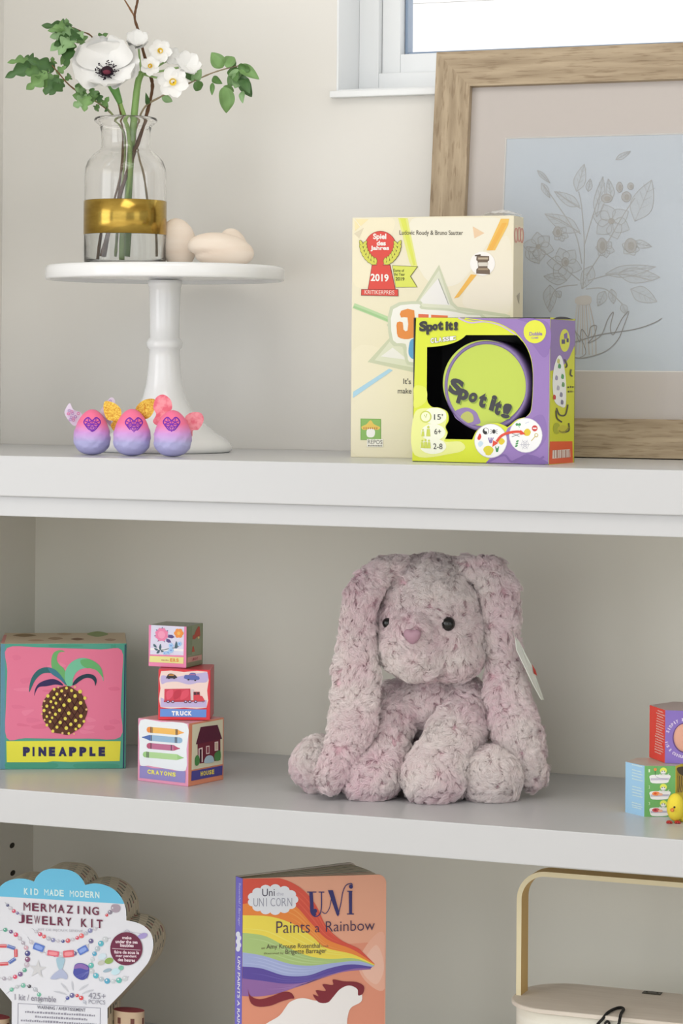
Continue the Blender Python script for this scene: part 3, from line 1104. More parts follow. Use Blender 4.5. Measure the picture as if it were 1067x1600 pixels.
def leafline(x0, y0, x1, y1, w, col=PC, lw=3.2, vein=True):
    dx, dy = x1 - x0, y1 - y0
    l = math.hypot(dx, dy)
    nx, ny = -dy / l * w, dx / l * w
    a = [(x0, y0), (x0 + dx * .3 + nx, y0 + dy * .3 + ny), (x0 + dx * .65 + nx * .8, y0 + dy * .65 + ny * .8), (x1, y1)]
    b = [(x0, y0), (x0 + dx * .3 - nx, y0 + dy * .3 - ny), (x0 + dx * .65 - nx * .8, y0 + dy * .65 - ny * .8), (x1, y1)]
    c.poly(crom(a, 5) + crom(b, 5)[::-1], PW, 1)
    c.stroke(a, lw, col, 3)
    c.stroke(b, lw, col, 3)
    if vein:
        c.stroke([(x0, y0), ((x0 + x1) / 2 + ny * .1, (y0 + y1) / 2), (x1, y1)], lw * .7, PC, 3)
        for k in (.3, .5, .7):
            for s in (-1, 1):
                c.stroke([(x0 + dx * k, y0 + dy * k), (x0 + dx * (k + .16) + s * nx * .6, y0 + dy * (k + .16) + s * ny * .6)], lw * .45, PC, 3)


for pts in ([(455, 760), (462, 560), (450, 380), (435, 300)], [(450, 640), (420, 500), (340, 370), (270, 270)], [(460, 560), (500, 420), (540, 300)],
            [(470, 700), (560, 560), (640, 420), (700, 330)], [(440, 720), (340, 640), (240, 560)], [(480, 720), (600, 690), (700, 700), (780, 720)],
            [(445, 380), (380, 340), (330, 300)], [(445, 500), (360, 440), (280, 410)], [(470, 760), (560, 760), (640, 830)], [(430, 740), (330, 760), (290, 850)]):
    c.stroke(pts, 5, PC, 2)
for q in ((425, 300, 462, 170, 26), (440, 370, 320, 300, 24), (440, 490, 275, 405, 34), (700, 440, 780, 245, 50), (560, 690, 800, 655, 26), (620, 690, 820, 705, 34),
          (680, 760, 805, 820, 34), (640, 830, 660, 880, 16), (560, 770, 525, 840, 22), (590, 760, 600, 830, 18), (300, 740, 300, 870, 30), (380, 720, 270, 700, 26),
          (520, 420, 550, 230, 24), (260, 260, 300, 330, 14), (480, 300, 490, 240, 14), (690, 540, 780, 560, 18), (590, 340, 575, 240, 18), (190, 560, 250, 640, 30),
          (330, 770, 350, 800, 16), (500, 650, 450, 760, 30), (240, 200, 300, 260, 10), (610, 150, 680, 110, 12)):
    leafline(*q)
for x, y, r in ((590, 440, 95), (370, 640, 85), (245, 560, 75), (560, 570, 46), (680, 565, 44), (350, 500, 40)):
    rr = random.Random(int(x + y))
    for k in range(6):
        a = 2 * math.pi * k / 6 + rr.uniform(0, .5)
        tip = (x + r * math.cos(a), y + r * math.sin(a) * .92)
        leafline(x + 6 * math.cos(a), y + 6 * math.sin(a), tip[0], tip[1], r * .38, PC, 3.0, False)
        c.stroke([(x, y), (x + r * .6 * math.cos(a + .1), y + r * .6 * math.sin(a + .1))], 2.2, PD, 4, taper=True)
    c.ell(x, y, r * .16, r * .15, PD, 4)
for x, y, rx, ry in ((568, 332, 26, 20), (628, 280, 14, 24), (660, 325, 22, 24), (545, 555, 22, 36), (680, 555, 28, 34), (335, 490, 18, 24), (372, 632, 16, 20), (680, 275, 14, 16)):
    c.ell(x, y, rx, ry, PC, 4)
    c.ell(x + 3, y + 2, rx * .55, ry * .6, PD, 5)
    c.ring(x, y, rx, ry, 3, PD, 5, 18)
# tied stalks and the pencilled word
c.blob([(425, 800), (470, 790), (495, 800), (490, 830), (450, 836), (420, 826)], '#bfbbb6', 4)
for k in range(8):
    c.stroke([(430 + 8 * k, 830), (412 + 14 * k + 4 * math.sin(k), 960), (405 + 16 * k, 1070)], 5, '#b9b3ad' if k % 2 else '#c3bfba', 3)
c.stroke([(300, 960), (330, 930), (350, 990), (370, 940), (400, 985), (415, 950), (440, 1010), (450, 950), (480, 985), (492, 940), (520, 935), (505, 985), (480, 1015),
          (540, 980), (575, 900), (600, 870), (585, 940), (600, 975), (640, 900), (672, 866), (650, 930), (620, 1000), (560, 1055), (460, 1085), (410, 1080)], 4.2, '#9a9896', 6)
c.stroke([(420, 1010), (540, 975), (700, 950), (790, 920), (828, 898)], 4.2, '#8f8d8b', 6)
c.stroke([(420, 960), (450, 1000), (470, 1060), (440, 1085)], 3.5, '#a09e9b', 6)
m.build('drawing', MAT['matte_print'], pf)
m = MB()
t_g = -0.0075
m.add([fp(i0x - .003, inner_b - .003, t_g), fp(i1x + .003, inner_b - .003, t_g), fp(i1x + .003, inner_t + .003, t_g), fp(i0x - .003, inner_t + .003, t_g)], [(0, 1, 2, 3)])
m.build('glazing', thin_glass('picture_glass', gloss=.82), pf)

# ------------------------------------------------------------------ cake stand
SC = (60, 400, 2.6675)
cs_c = atY(262, 700, 0.195)
CD = depth(cs_c)
PXM = CD / F                                  # metres per photo pixel at the stand
cs = empty('cake_stand', (cs_c.x, cs_c.y, Z1), 'white milk glass pedestal cake stand holding the vase and wooden hearts', 'cake stand')


def zpx(py, px=262):
    return atD(px, py, CD).z


AX = atD(258, 420, CD)
axis = Vector((AX.x, AX.y, 0))
cs.location = (axis.x, axis.y, Z1)
rp = 186.5 * PXM
zt, zb_ = zpx(416), zpx(438.5)
m = MB()
m.lathe(axis, [(0, zt - .0018), (rp - .012, zt - .0018), (rp - .009, zt - .0006), (rp - .0045, zt), (rp - .0015, zt - .001), (rp, zt - .004), (rp, zb_ + .002), (rp - .001, zb_), (rp - .004, zb_ + .0005),
               (rp - .007, zb_ + .004), (rp * .5, zb_ + .003), (24 * PXM, zb_ + .001), (0, zb_ + .001)], 128)
m.build('plate', MAT['porcelain'], cs, recalc=True)
prof = [(0, zpx(437)), (26.5, 438), (26.5, 446), (25, 449), (24.2, 460), (23.4, 500), (23.2, 528), (26.5, 531), (28.2, 535), (28.2, 540), (26.5, 544), (24, 546), (24.5, 560), (26, 580),
        (28.5, 600), (34, 622), (45, 643), (62, 660), (80, 675), (95, 684), (104, 692), (107, 698), (106, 703), (102, 706)]
m = MB()
pr = []
for r, y in prof:
    z = y if r == 0 else zpx(y)
    pr.append((r * PXM, z))
dz = (Z1 + 0.0003) - pr[-1][1]
pr += [(100 * PXM, Z1 + .0002), (0, Z1 + .0002)]
m.lathe(axis, pr, 96)
m.build('pedestal', MAT['porcelain'], cs, recalc=True)
PLATE_Z = zt - .0018

# ------------------------------------------------------------------ vase, water, stems
FC = (0, 0, 2.3196)
VD = CD + 0.012
vb = atD(195, 411, VD)
VP = VD / F
vase = empty('vase', (vb.x, vb.y, PLATE_Z), 'clear glass bottle vase with a wide gold band standing on the cake stand', 'vase')
vax = Vector((vb.x, vb.y, 0))


def vz(py):
    return PLATE_Z + (411 - py) * VP


outp = [(0, PLATE_Z + .0003), (58 * VP, PLATE_Z + .0003), (62.5 * VP, vz(408)), (63.8 * VP, vz(400))]
outp += [(r * VP, vz(y)) for r, y in ((64, 380), (64, 300), (63.8, 270), (62.5, 255), (59, 245), (52, 236), (45, 230), (40, 226.5), (38.2, 222), (37.6, 212), (38.2, 200), (40.5, 190), (45, 186), (48.5, 183), (49.5, 180), (48, 177), (45, 176))]
wall = 2.6
inp = [(r * VP, vz(y)) for r, y in ((42, 178), (38, 186), (35.6, 200), (35, 212), (35.6, 223), (38.5, 229.5), (44, 233.5), (50, 239.5), (56.5, 248), (60, 257), (61.2, 270), (61.4, 300), (61.4, 396), (58, 403))] + [(0, vz(404.5))]
m = MB()
m.lathe(vax, outp + inp, 96)
m.build('glass_body', MAT['glass'], vase, recalc=True)
MAT['gold'] = material('brushed_gold_band', '#ac8c3e', 0.17, metal=1.0)
nz, r_ = noise_color(MAT['gold'], '#8a6c2c', '#c4a653', 30, (1, 1, 2.5), 0.25, 0.75, 6)
m = MB()
m.lathe(vax, [(64.25 * VP, vz(359.5)), (64.8 * VP, vz(359)), (64.8 * VP, vz(307)), (64.25 * VP, vz(306.5))], 96, closed=True)
m.build('gold_band', MAT['gold'], vase, recalc=True)
m = MB()
m.lathe(vax, [(0, vz(404.2)), (57.6 * VP, vz(402.7)), (61.1 * VP, vz(395.5)), (61.1 * VP, vz(318)), (60.6 * VP, vz(316.5)), (0, vz(316))], 72)
wat = m.build('water', MAT['water'], base=(vb.x, vb.y, vz(404)), recalc=True)
tag(wat, 'clear water filling the lower half of the glass vase', 'water', kind='stuff')


def fpt(x, y, dd=0.0):
    """a point read off the flower crop; dd metres nearer to the camera than the vase axis"""
    return atD(x / 2.3196, y / 2.3196, VD - dd)


def spline3(P, n=8):
    P = [Vector(p) for p in P]
    out = []
    m_ = len(P)
    for i in range(m_ - 1):
        p0, p1, p2, p3 = P[max(i - 1, 0)], P[i], P[i + 1], P[min(i + 2, m_ - 1)]
        for k in range(n):
            t = k / n
            out.append(0.5 * ((2 * p1) + (p2 - p0) * t + (2 * p0 - 5 * p1 + 4 * p2 - p3) * t * t + (3 * p1 - p0 - 3 * p2 + p3) * t ** 3))
    out.append(P[-1])
    return out


MAT['leaf'] = material('green_leaf', None, 0.42, spec=0.4, attr=True)
MAT['twig'] = material('woody_twig', None, 0.7, spec=0.2, attr=True)
MAT['stem'] = material('fresh_stem', None, 0.45, attr=True)
MAT['petal'] = material('white_petal', '#f3f3f1', 0.55, spec=0.25)
bsdf(MAT['petal']).inputs['Subsurface Weight'].default_value = 0.15
bsdf(MAT['petal']).inputs['Subsurface Radius'].default_value = (0.002, 0.002, 0.002)


def stem(mb, pts, r0, r1, color, n=8, knob=0.0, seed=0):
    P = spline3(pts, 8)
    rr = random.Random(seed)
    R = [r0 + (r1 - r0) * i / (len(P) - 1) for i in range(len(P))]
    if knob:
        R = [r * (1 + knob * (rr.random() - .3)) for r in R]
    mb.tube(P, R, n, color)


def leaf(mb, base, tip, width, side, color, fold=0.25, lobes=0, arch=0.12, n=18):
    """blade from base to tip; side = sideways direction; folded along its midrib and arched"""
    base, tip = Vector(base), Vector(tip)
    d = tip - base
    l = d.length
    t = d / l
    s = (Vector(side) - t * Vector(side).dot(t)).normalized()
    nrm = t.cross(s)
    if nrm.dot(-FW) < 0:
        nrm = -nrm
    P, fs, cols = [], [], []
    for i in range(n + 1):
        u = i / n
        w = width * (math.sin(math.pi * u ** 0.75) ** 0.8 if 0 < u < 1 else 0.02)
        if lobes:
            w *= 0.45 + 0.62 * abs(math.sin(math.pi * (lobes + .6) * u ** .8 + .35))
        mid = base + d * u + nrm * (arch * l * math.sin(math.pi * u))
        for k, a in enumerate((-1, -.5, 0, .5, 1)):
            P.append(mid + s * (a * w) + nrm * (fold * abs(a) * w + 0.10 * w * math.sin(9 * u + a * 2)))
    for i in range(n):
        for k in range(4):
            q = i * 5 + k
            mb.add([P[q], P[q + 1], P[q + 6], P[q + 5]], [(0, 1, 2, 3)], tuple(min(1, ch * (1.0, 1.14, 1.14, 1.0)[k]) for ch in color[:3]) + (1,), True)


LG = [rgb(h, 1.2) for h in ('#4c6e3a', '#5a7d45', '#3c5c30', '#6a8c54', '#7f9f70', '#44643a')]


def branch(name_label, path, leaves, r0=.0013, r1=.0006, color='#6b5138', lob=2, seed=1, cat='branch', dd=None):
    p0 = fpt(path[0][0], path[0][1], path[0][2])
    e = empty('leafy_branch', p0, name_label, cat, 'leafy green cuttings in the vase')
    mb = MB()
    stem(mb, [fpt(*q) for q in path], r0, r1, rgb(color, 1.2), knob=.35, seed=seed)
    mb.build('twig', MAT['twig'], e)
    mb = MB()
    rr = random.Random(seed)
    for q in leaves:
        bx, by, tx, ty, w = q[:5]
        d0 = q[5] if len(q) > 5 else 0.01
        b = fpt(bx, by, d0)
        t = fpt(tx, ty, d0 + rr.uniform(-.012, .018))
        s = RT * -(ty - by) * -1 + UP * 0
        dx, dy = tx - bx, ty - by
        side = RT * dy + UP * dx + FW * rr.uniform(-.5, .5) * math.hypot(dx, dy)
        leaf(mb, b, t, w / 2.3196 * VP, side, LG[rr.randrange(6)], fold=rr.uniform(.15, .5), lobes=lob, arch=rr.uniform(.02, .16))
    mb.build('leaves', MAT['leaf'], e, merge=1e-6)
    return e


branch('lobed green branch rising behind the white anemone at upper left',
       [(400, 930, -.005), (430, 700, -.006), (445, 480, -.006), (415, 330, -.012), (345, 150, -.018), (290, 112, -.018), (240, 92, -.016)],
       [(265, 105, 150, 92, 22, -.016), (255, 100, 172, 112, 18, -.014), (245, 95, 240, 66, 18, -.018), (275, 112, 180, 135, 26, -.012), (270, 130, 182, 185, 34, -.012), (268, 140, 212, 200, 32, -.008),
        (262, 150, 220, 235, 30, -.01), (262, 160, 238, 250, 26, -.006), (280, 120, 300, 170, 26, -.014), (265, 105, 225, 130, 26, -.006), (285, 110, 255, 150, 30, -.008), (250, 95, 205, 85, 22, -.012), (290, 115, 300, 140, 14, -.01), (250, 130, 195, 165, 24, -.004),
        (345, 150, 392, 122, 18, -.016), (240, 100, 190, 100, 20, -.008)], seed=3)
branch('lobed green branch arching out to the far left of the vase',
       [(375, 940, .004), (395, 800, .004), (440, 620, .006), (450, 480, .008), (380, 390, .012), (265, 320, .016), (210, 262, .018), (180, 232, .018), (120, 222, .016)],
       [(115, 228, 18, 282, 26, .018), (110, 222, 26, 228, 20, .014), (130, 225, 90, 205, 22, .012), (165, 245, 88, 268, 32, .02), (170, 258, 95, 325, 28, .022), (180, 262, 165, 345, 26, .018),
        (195, 270, 222, 330, 22, .016), (200, 250, 100, 215, 28, .014), (190, 235, 190, 205, 16, .012), (175, 235, 120, 260, 34, .016), (215, 285, 160, 340, 24, .022), (230, 300, 178, 345, 22, .02), (140, 230, 45, 262, 30, .012),
        (205, 268, 240, 240, 16, .012), (235, 290, 255, 272, 14, .014), (170, 240, 150, 290, 30, .018), (285, 345, 300, 280, 16, .014)], seed=5)
branch('short green branch drooping over the left of the vase lip',
       [(425, 930, .010), (440, 700, .01), (452, 500, .012), (395, 400, .024), (345, 365, .03), (300, 335, .032)],
       [(345, 362, 262, 345, 26, .034), (330, 350, 265, 385, 28, .036), (320, 345, 305, 405, 24, .036), (345, 358, 330, 318, 22, .034), (365, 372, 352, 330, 20, .03), (310, 340, 270, 320, 20, .03),
        (360, 380, 345, 400, 14, .03), (375, 385, 395, 350, 18, .028), (300, 335, 300, 300, 16, .034), (390, 395, 378, 405, 10, .03)], seed=8, color='#7f8a5c')
branch('thin branch with round green leaves reaching right of the vase',
       [(548, 930, .004), (544, 830, .004), (522, 640, .006), (490, 500, .006), (520, 395, .01), (580, 352, .014), (640, 322, .016), (700, 295, .018), (760, 268, .018), (815, 250, .018), (868, 238, .016)],
       [(808, 245, 766, 190, 27, .018), (820, 245, 848, 206, 24, .02), (855, 240, 812, 214, 20, .014), (866, 240, 940, 288, 22, .018), (862, 245, 905, 255, 20, .02), (862, 250, 828, 315, 24, .022), (870, 262, 850, 320, 26, .018),
        (878, 270, 912, 352, 24, .02), (868, 280, 905, 340, 22, .014), (880, 330, 880, 375, 12, .018), (770, 282, 806, 304, 14, .018), (812, 314, 820, 410, 31, .022), (770, 300, 768, 346, 9, .02), (810, 312, 848, 332, 14, .02),
        (700, 290, 668, 258, 18, .018), (700, 292, 730, 250, 18, .016), (704, 298, 728, 325, 20, .02), (700, 295, 690, 262, 14, .02), (586, 350, 625, 368, 14, .014), (536, 380, 528, 335, 9, .01), (840, 244, 860, 300, 22, .012)],
       r0=.0012, r1=.0007, color='#8a7d66', lob=0, seed=11)

# bare twig with a fork at the top
tw = empty('bare_twig', fpt(510, 520, .01), 'bare brown twig rising past the top of the picture from the vase', 'twig')
m = MB()
stem(m, [fpt(*q) for q in ((385, 930, .012), (440, 690, .01), (500, 515, .006), (532, 412, .006), (552, 320, .008), (544, 270, .004), (520, 190, -.004), (500, 108, -.006), (488, 60, -.006), (500, -10, -.006), (496, -70, -.006))], .0022, .0011, rgb('#5d4330', 1.2), knob=.4, seed=2)
stem(m, [fpt(*q) for q in ((489, 62, -.006), (470, 30, -.006), (446, -12, -.006), (430, -60, -.006))], .0011, .0007, rgb('#7a5a40', 1.2), knob=.4, seed=4)
stem(m, [fpt(*q) for q in ((500, 108, -.006), (484, 118, -.004))], .0013, .0009, rgb('#6b4a3c', 1.2))
m.build('wood', MAT['twig'], tw)

# anemone
an_c = fpt(388, 232, .034)
an = empty('anemone', an_c, 'large white anemone with a dark purple centre in the glass vase', 'flower')
m = MB()
stem(m, [fpt(*q) for q in ((443, 945, .012), (448, 800, .012), (470, 640, .012), (466, 480, .014), (436, 375, .02), (405, 270, .024))], .0026, .0022, rgb('#7d9a52', 1.2), 10)
stem(m, [fpt(*q) for q in ((405, 300, .026), (420, 335, .022), (436, 375, .02))], .0065, .0028, rgb('#5f8f4a', 1.2), 12)
m.build('stalk', MAT['stem'], an)
# petals: cupped blades around the centre, read off the crop as tips with half widths
m = MB()
ctr = (388, 250)
pet = [(262, 215, 62, .000), (300, 160, 62, .006), (372, 150, 62, .002), (452, 150, 60, .006), (505, 215, 62, .000), (470, 285, 60, .010), (376, 312, 62, .014), (270, 280, 58, .008), (420, 140, 50, -.004), (330, 140, 50, -.006)]
cup_n = (-FW + UP * .25).normalized()
for tx, ty, hw, up_ in pet:
    b = fpt(ctr[0] + (tx - ctr[0]) * .05, ctr[1] + (ty - ctr[1]) * .05, .028)
    t = fpt(tx, ty, .040 + up_)
    d = t - b
    l = d.length
    td = d / l
    s = td.cross(cup_n).normalized()
    nn = s.cross(td)
    if nn.dot(-FW) < 0:
        nn = -nn
    P, n_, k_ = [], 12, 9
    for i in range(n_ + 1):
        u = i / n_
        w = hw / 2.3196 * VP * (0.28 + 0.72 * math.sin(math.pi * min(1, (u * .62 + .02))) if u < .82 else max(0.02, (math.sin(math.pi * (.82 * .62 + .02)) * .72 + .28) * math.sqrt(max(0, 1 - ((u - .82) / .185) ** 2))))
        for k in range(k_):
            a = -1 + 2 * k / (k_ - 1)
            P.append(b + d * u + s * (a * w) + nn * (-.004 * math.sin(math.pi * u) + .0030 * a * a * u + .0012 * math.sin(7 * u + 3 * a + tx)))
    m.add(P, [(i * k_ + k, i * k_ + k + 1, (i + 1) * k_ + k + 1, (i + 1) * k_ + k) for i in range(n_) for k in range(k_ - 1)], smooth=True)
m.build('petals', MAT['petal'], an)
m = MB()
cc = fpt(388, 258, .036)
m.ellipsoid(cc, RT * .0068, FW * .005, UP * .0056, 20, 12, rgb('#2b1220'))
m.ellipsoid(cc + -FW * .003 - UP * .0012, RT * .0045, FW * .003, UP * .0028, 16, 8, rgb('#6e2a3c'))
rr = random.Random(9)
for k in range(70):
    a = rr.uniform(0, 2 * math.pi)
    ra = rr.uniform(.0075, .0125)
    q = cc + RT * math.cos(a) * ra + UP * (math.sin(a) * ra * .85 + .0008) - FW * rr.uniform(.001, .006)
    m.tube([cc + (q - cc) * .3, q], .00018, 4, rgb('#2a1626'))
    m.ellipsoid(q, RT * .0009, FW * .0007, UP * .0007, 6, 4, rgb('#1d1020'))
m.build('flower_centre', MAT['attr_soft'], an)

# paperwhite narcissi on one stalk
na = empty('narcissus', fpt(500, 290, .016), 'cluster of small white narcissi with yellow cups on one stalk right of the anemone', 'flower')
m = MB()
stem(m, [fpt(*q) for q in ((452, 930, -.006), (462, 760, -.004), (474, 560, .002), (488, 400, .012), (500, 300, .016), (515, 262, .018))], .0043, .0036, rgb('#7a9c58', 1.2), 12)
for q in ((545, 240, .026), (580, 190, .02), (500, 145, .016), (628, 290, .03), (676, 238, .02), (625, 208, .012)):
    stem(m, [fpt(512, 268, .018), fpt((512 + q[0]) / 2, (262 + q[1]) / 2 + 6, q[2] * .6 + .008), fpt(*q)], .0012, .0012, rgb('#8fae72', 1.2), 8)
m.build('stalk', MAT['stem'], na)
MAT['cup'] = material('yellow_cup', '#eccb3c', 0.5)
for (x, y, dd, r, ax_, cup, npet, lean) in ((545, 240, .030, 38, (0, 0), 1, 6, 0.2), (580, 186, .024, 46, (.1, .1), 1, 6, 0.3), (498, 172, .020, 66, (0, .9), 0, 6, 1.9), (626, 296, .034, 60, (.1, -.2), 1, 6, .25), (672, 244, .022, 62, (.5, .6), 0, 6, 1.1), (622, 206, .014, 38, (.3, .2), 0, 6, .6)):
    o_ = fpt(x, y, dd)
    axn = (-FW + RT * ax_[0] + UP * ax_[1]).normalized()
    u_ = axn.cross(UP).normalized()
    v_ = axn.cross(u_)
    m = MB()
    R_ = r / 2.3196 * VP
    for k in range(npet):
        a = 2 * math.pi * k / npet + x
        td = (u_ * math.cos(a) + v_ * math.sin(a) + axn * lean * .55).normalized()
        s = td.cross(axn).normalized()
        nn = s.cross(td)
        P = []
        for i in range(9):
            u = i / 8
            w = R_ * .42 * math.sin(math.pi * min(.98, u * .8 + .12)) ** .8 if u < 1 else .0003
            for k2 in range(5):
                aa = -1 + k2 / 2
                P.append(o_ + td * R_ * u + s * aa * w + nn * (.12 * R_ * u * aa * aa + .06 * R_ * math.sin(4 * u + k)) + axn * (.0003 * (k % 2)))
        m.add(P, [(i * 5 + q, i * 5 + q + 1, (i + 1) * 5 + q + 1, (i + 1) * 5 + q) for i in range(8) for q in range(4)], smooth=True)
    m.build('bloom', MAT['petal'], na)
    if cup:
        m = MB()
        P, n_ = [], 16
        for rr_, tt in ((.001, .0006), (.0018, .0012), (.0026, .0032), (.0032, .0038)):
            P += [o_ + axn * tt + (u_ * math.cos(q) + v_ * math.sin(q)) * rr_ * (R_ / .0145) for q in (2 * math.pi * k / n_ for k in range(n_))]
        m.add(P, [(i * n_ + k, i * n_ + (k + 1) % n_, (i + 1) * n_ + (k + 1) % n_, (i + 1) * n_ + k) for i in range(3) for k in range(n_)] + [tuple(range(n_))], smooth=True)
        m.build('flower_cup', MAT['cup'], na)

# ------------------------------------------------------------------ smooth wooden pebbles on the plate
MAT['pale_wood'] = material('pale_maple', None, 0.55, spec=0.25)
noise_color(MAT['pale_wood'], '#ecdac8', '#f4e8da', 16, (1, 1, 5), 0.3, 0.7)


def pebble(px, py, rx, ry, rot, dd, label, notch=0.0, ry_depth=.8):
    o_ = fpt(px, py, dd)
    a = math.radians(rot)
    ux = RT * math.cos(a) + UP * math.sin(a)
    uz = -RT * math.sin(a) + UP * math.cos(a)
    k = VP / 2.3196

    def f(l):
        l = l.copy()
        if notch:
            # a heart: cleft at the -x end, narrowing to the +x end
            ang = math.atan2(l.z, l.x)
            dd_ = (ang + math.pi - .55 + math.pi) % (2 * math.pi) - math.pi
            cl = math.exp(-(dd_ / .16) ** 2)
            l = l * (1 - notch * cl)
        return l
    mb = MB()
    mb.ellipsoid(o_, ux * rx * k, FW * rx * k * ry_depth, uz * ry * k, 40, 24, f=f)
    low = min(v[2] for v in mb.v)
    dz = PLATE_Z + .0002 - low
    mb.v = [(v[0], v[1], v[2] + dz) for v in mb.v]
    ob = mb.build('wooden_heart', MAT['pale_wood'], base=(o_.x, o_.y, PLATE_Z))
    return tag(ob, label, 'wooden heart', 'wooden hearts on the cake stand')


pebble(800, 896, 121, 62, -8, .020, 'pale wooden heart lying in front of the others, cleft at its left end', .13, .5)
pebble(646, 868, 66, 92, 10, -.008, 'tall pale wooden heart standing right beside the glass vase', 0, .6)
pebble(845, 850, 54, 76, 14, -.020, 'pale wooden heart standing behind the lying one at the right', 0, .7)

# ------------------------------------------------------------------ winged toy eggs
EGC = (60, 400, 2.6675)
MAT['shell'] = material('egg_shell_paint', None, 0.5, spec=0.35)
tc = node(MAT['shell'], 'ShaderNodeTexCoord')
sp_ = node(MAT['shell'], 'ShaderNodeSeparateXYZ')
link(MAT['shell'], tc.outputs['Object'], sp_.inputs[0])
mr = node(MAT['shell'], 'ShaderNodeMapRange')
mr.inputs['From Min'].default_value, mr.inputs['From Max'].default_value = 0.0, 0.048
link(MAT['shell'], sp_.outputs['Z'], mr.inputs['Value'])
rp_ = node(MAT['shell'], 'ShaderNodeValToRGB')
e_ = rp_.color_ramp.elements
e_[0].position, e_[0].color = 0.30, rgb('#aaa8d2', 1.2)
e_[1].position, e_[1].color = 0.72, rgb('#ff6f93', 1.2)
q_ = e_.new(0.50)
q_.color = rgb('#c592cf', 1.2)
link(MAT['shell'], mr.outputs[0], rp_.inputs['Fac'])
link(MAT['shell'], rp_.outputs['Color'], bsdf(MAT['shell']).inputs['Base Color'])
MAT['glitter'] = material('gold_glitter', None, 0.3, metal=0.6)
vo = node(MAT['glitter'], 'ShaderNodeTexVoronoi')
vo.inputs['Scale'].default_value = 1100
tcg = node(MAT['glitter'], 'ShaderNodeTexCoord')
link(MAT['glitter'], tcg.outputs['Object'], vo.inputs['Vector'])
rg = node(MAT['glitter'], 'ShaderNodeValToRGB')
rg.color_ramp.elements[0].color, rg.color_ramp.elements[1].color = rgb('#b4690f', 1.2), rgb('#f5c95a', 1.2)
link(MAT['glitter'], vo.outputs['Color'], rg.inputs['Fac'])
link(MAT['glitter'], rg.outputs['Color'], bsdf(MAT['glitter']).inputs['Base Color'])
bmp = node(MAT['glitter'], 'ShaderNodeBump')
bmp.inputs['Strength'].default_value = 0.8
bmp.inputs['Distance'].default_value = 0.0006
link(MAT['glitter'], vo.outputs['Color'], bmp.inputs['Height'])
link(MAT['glitter'], bmp.outputs['Normal'], bsdf(MAT['glitter']).inputs['Normal'])
MAT['pink_wing'] = material('pink_wing_fabric', '#f08090', 0.5)
noise_color(MAT['pink_wing'], '#e8687f', '#f59aa6', 150, None, .4, .6)
MAT['silver_wing'] = material('silver_wing_print', None, 0.35, attr=True)


def egg_r(z, Hh, R):
    """egg outline: flat little foot, widest below the middle"""
    t = min(1, max(0, z / Hh))
    s = math.sqrt(max(0.0, 1 - (2 * t - 1) ** 2)) if t > .5 else max(0.0, 1 - abs(2 * t - 1) ** 2.5) ** .44
    return R * s * (1.13 - 0.34 * t) * 1.02


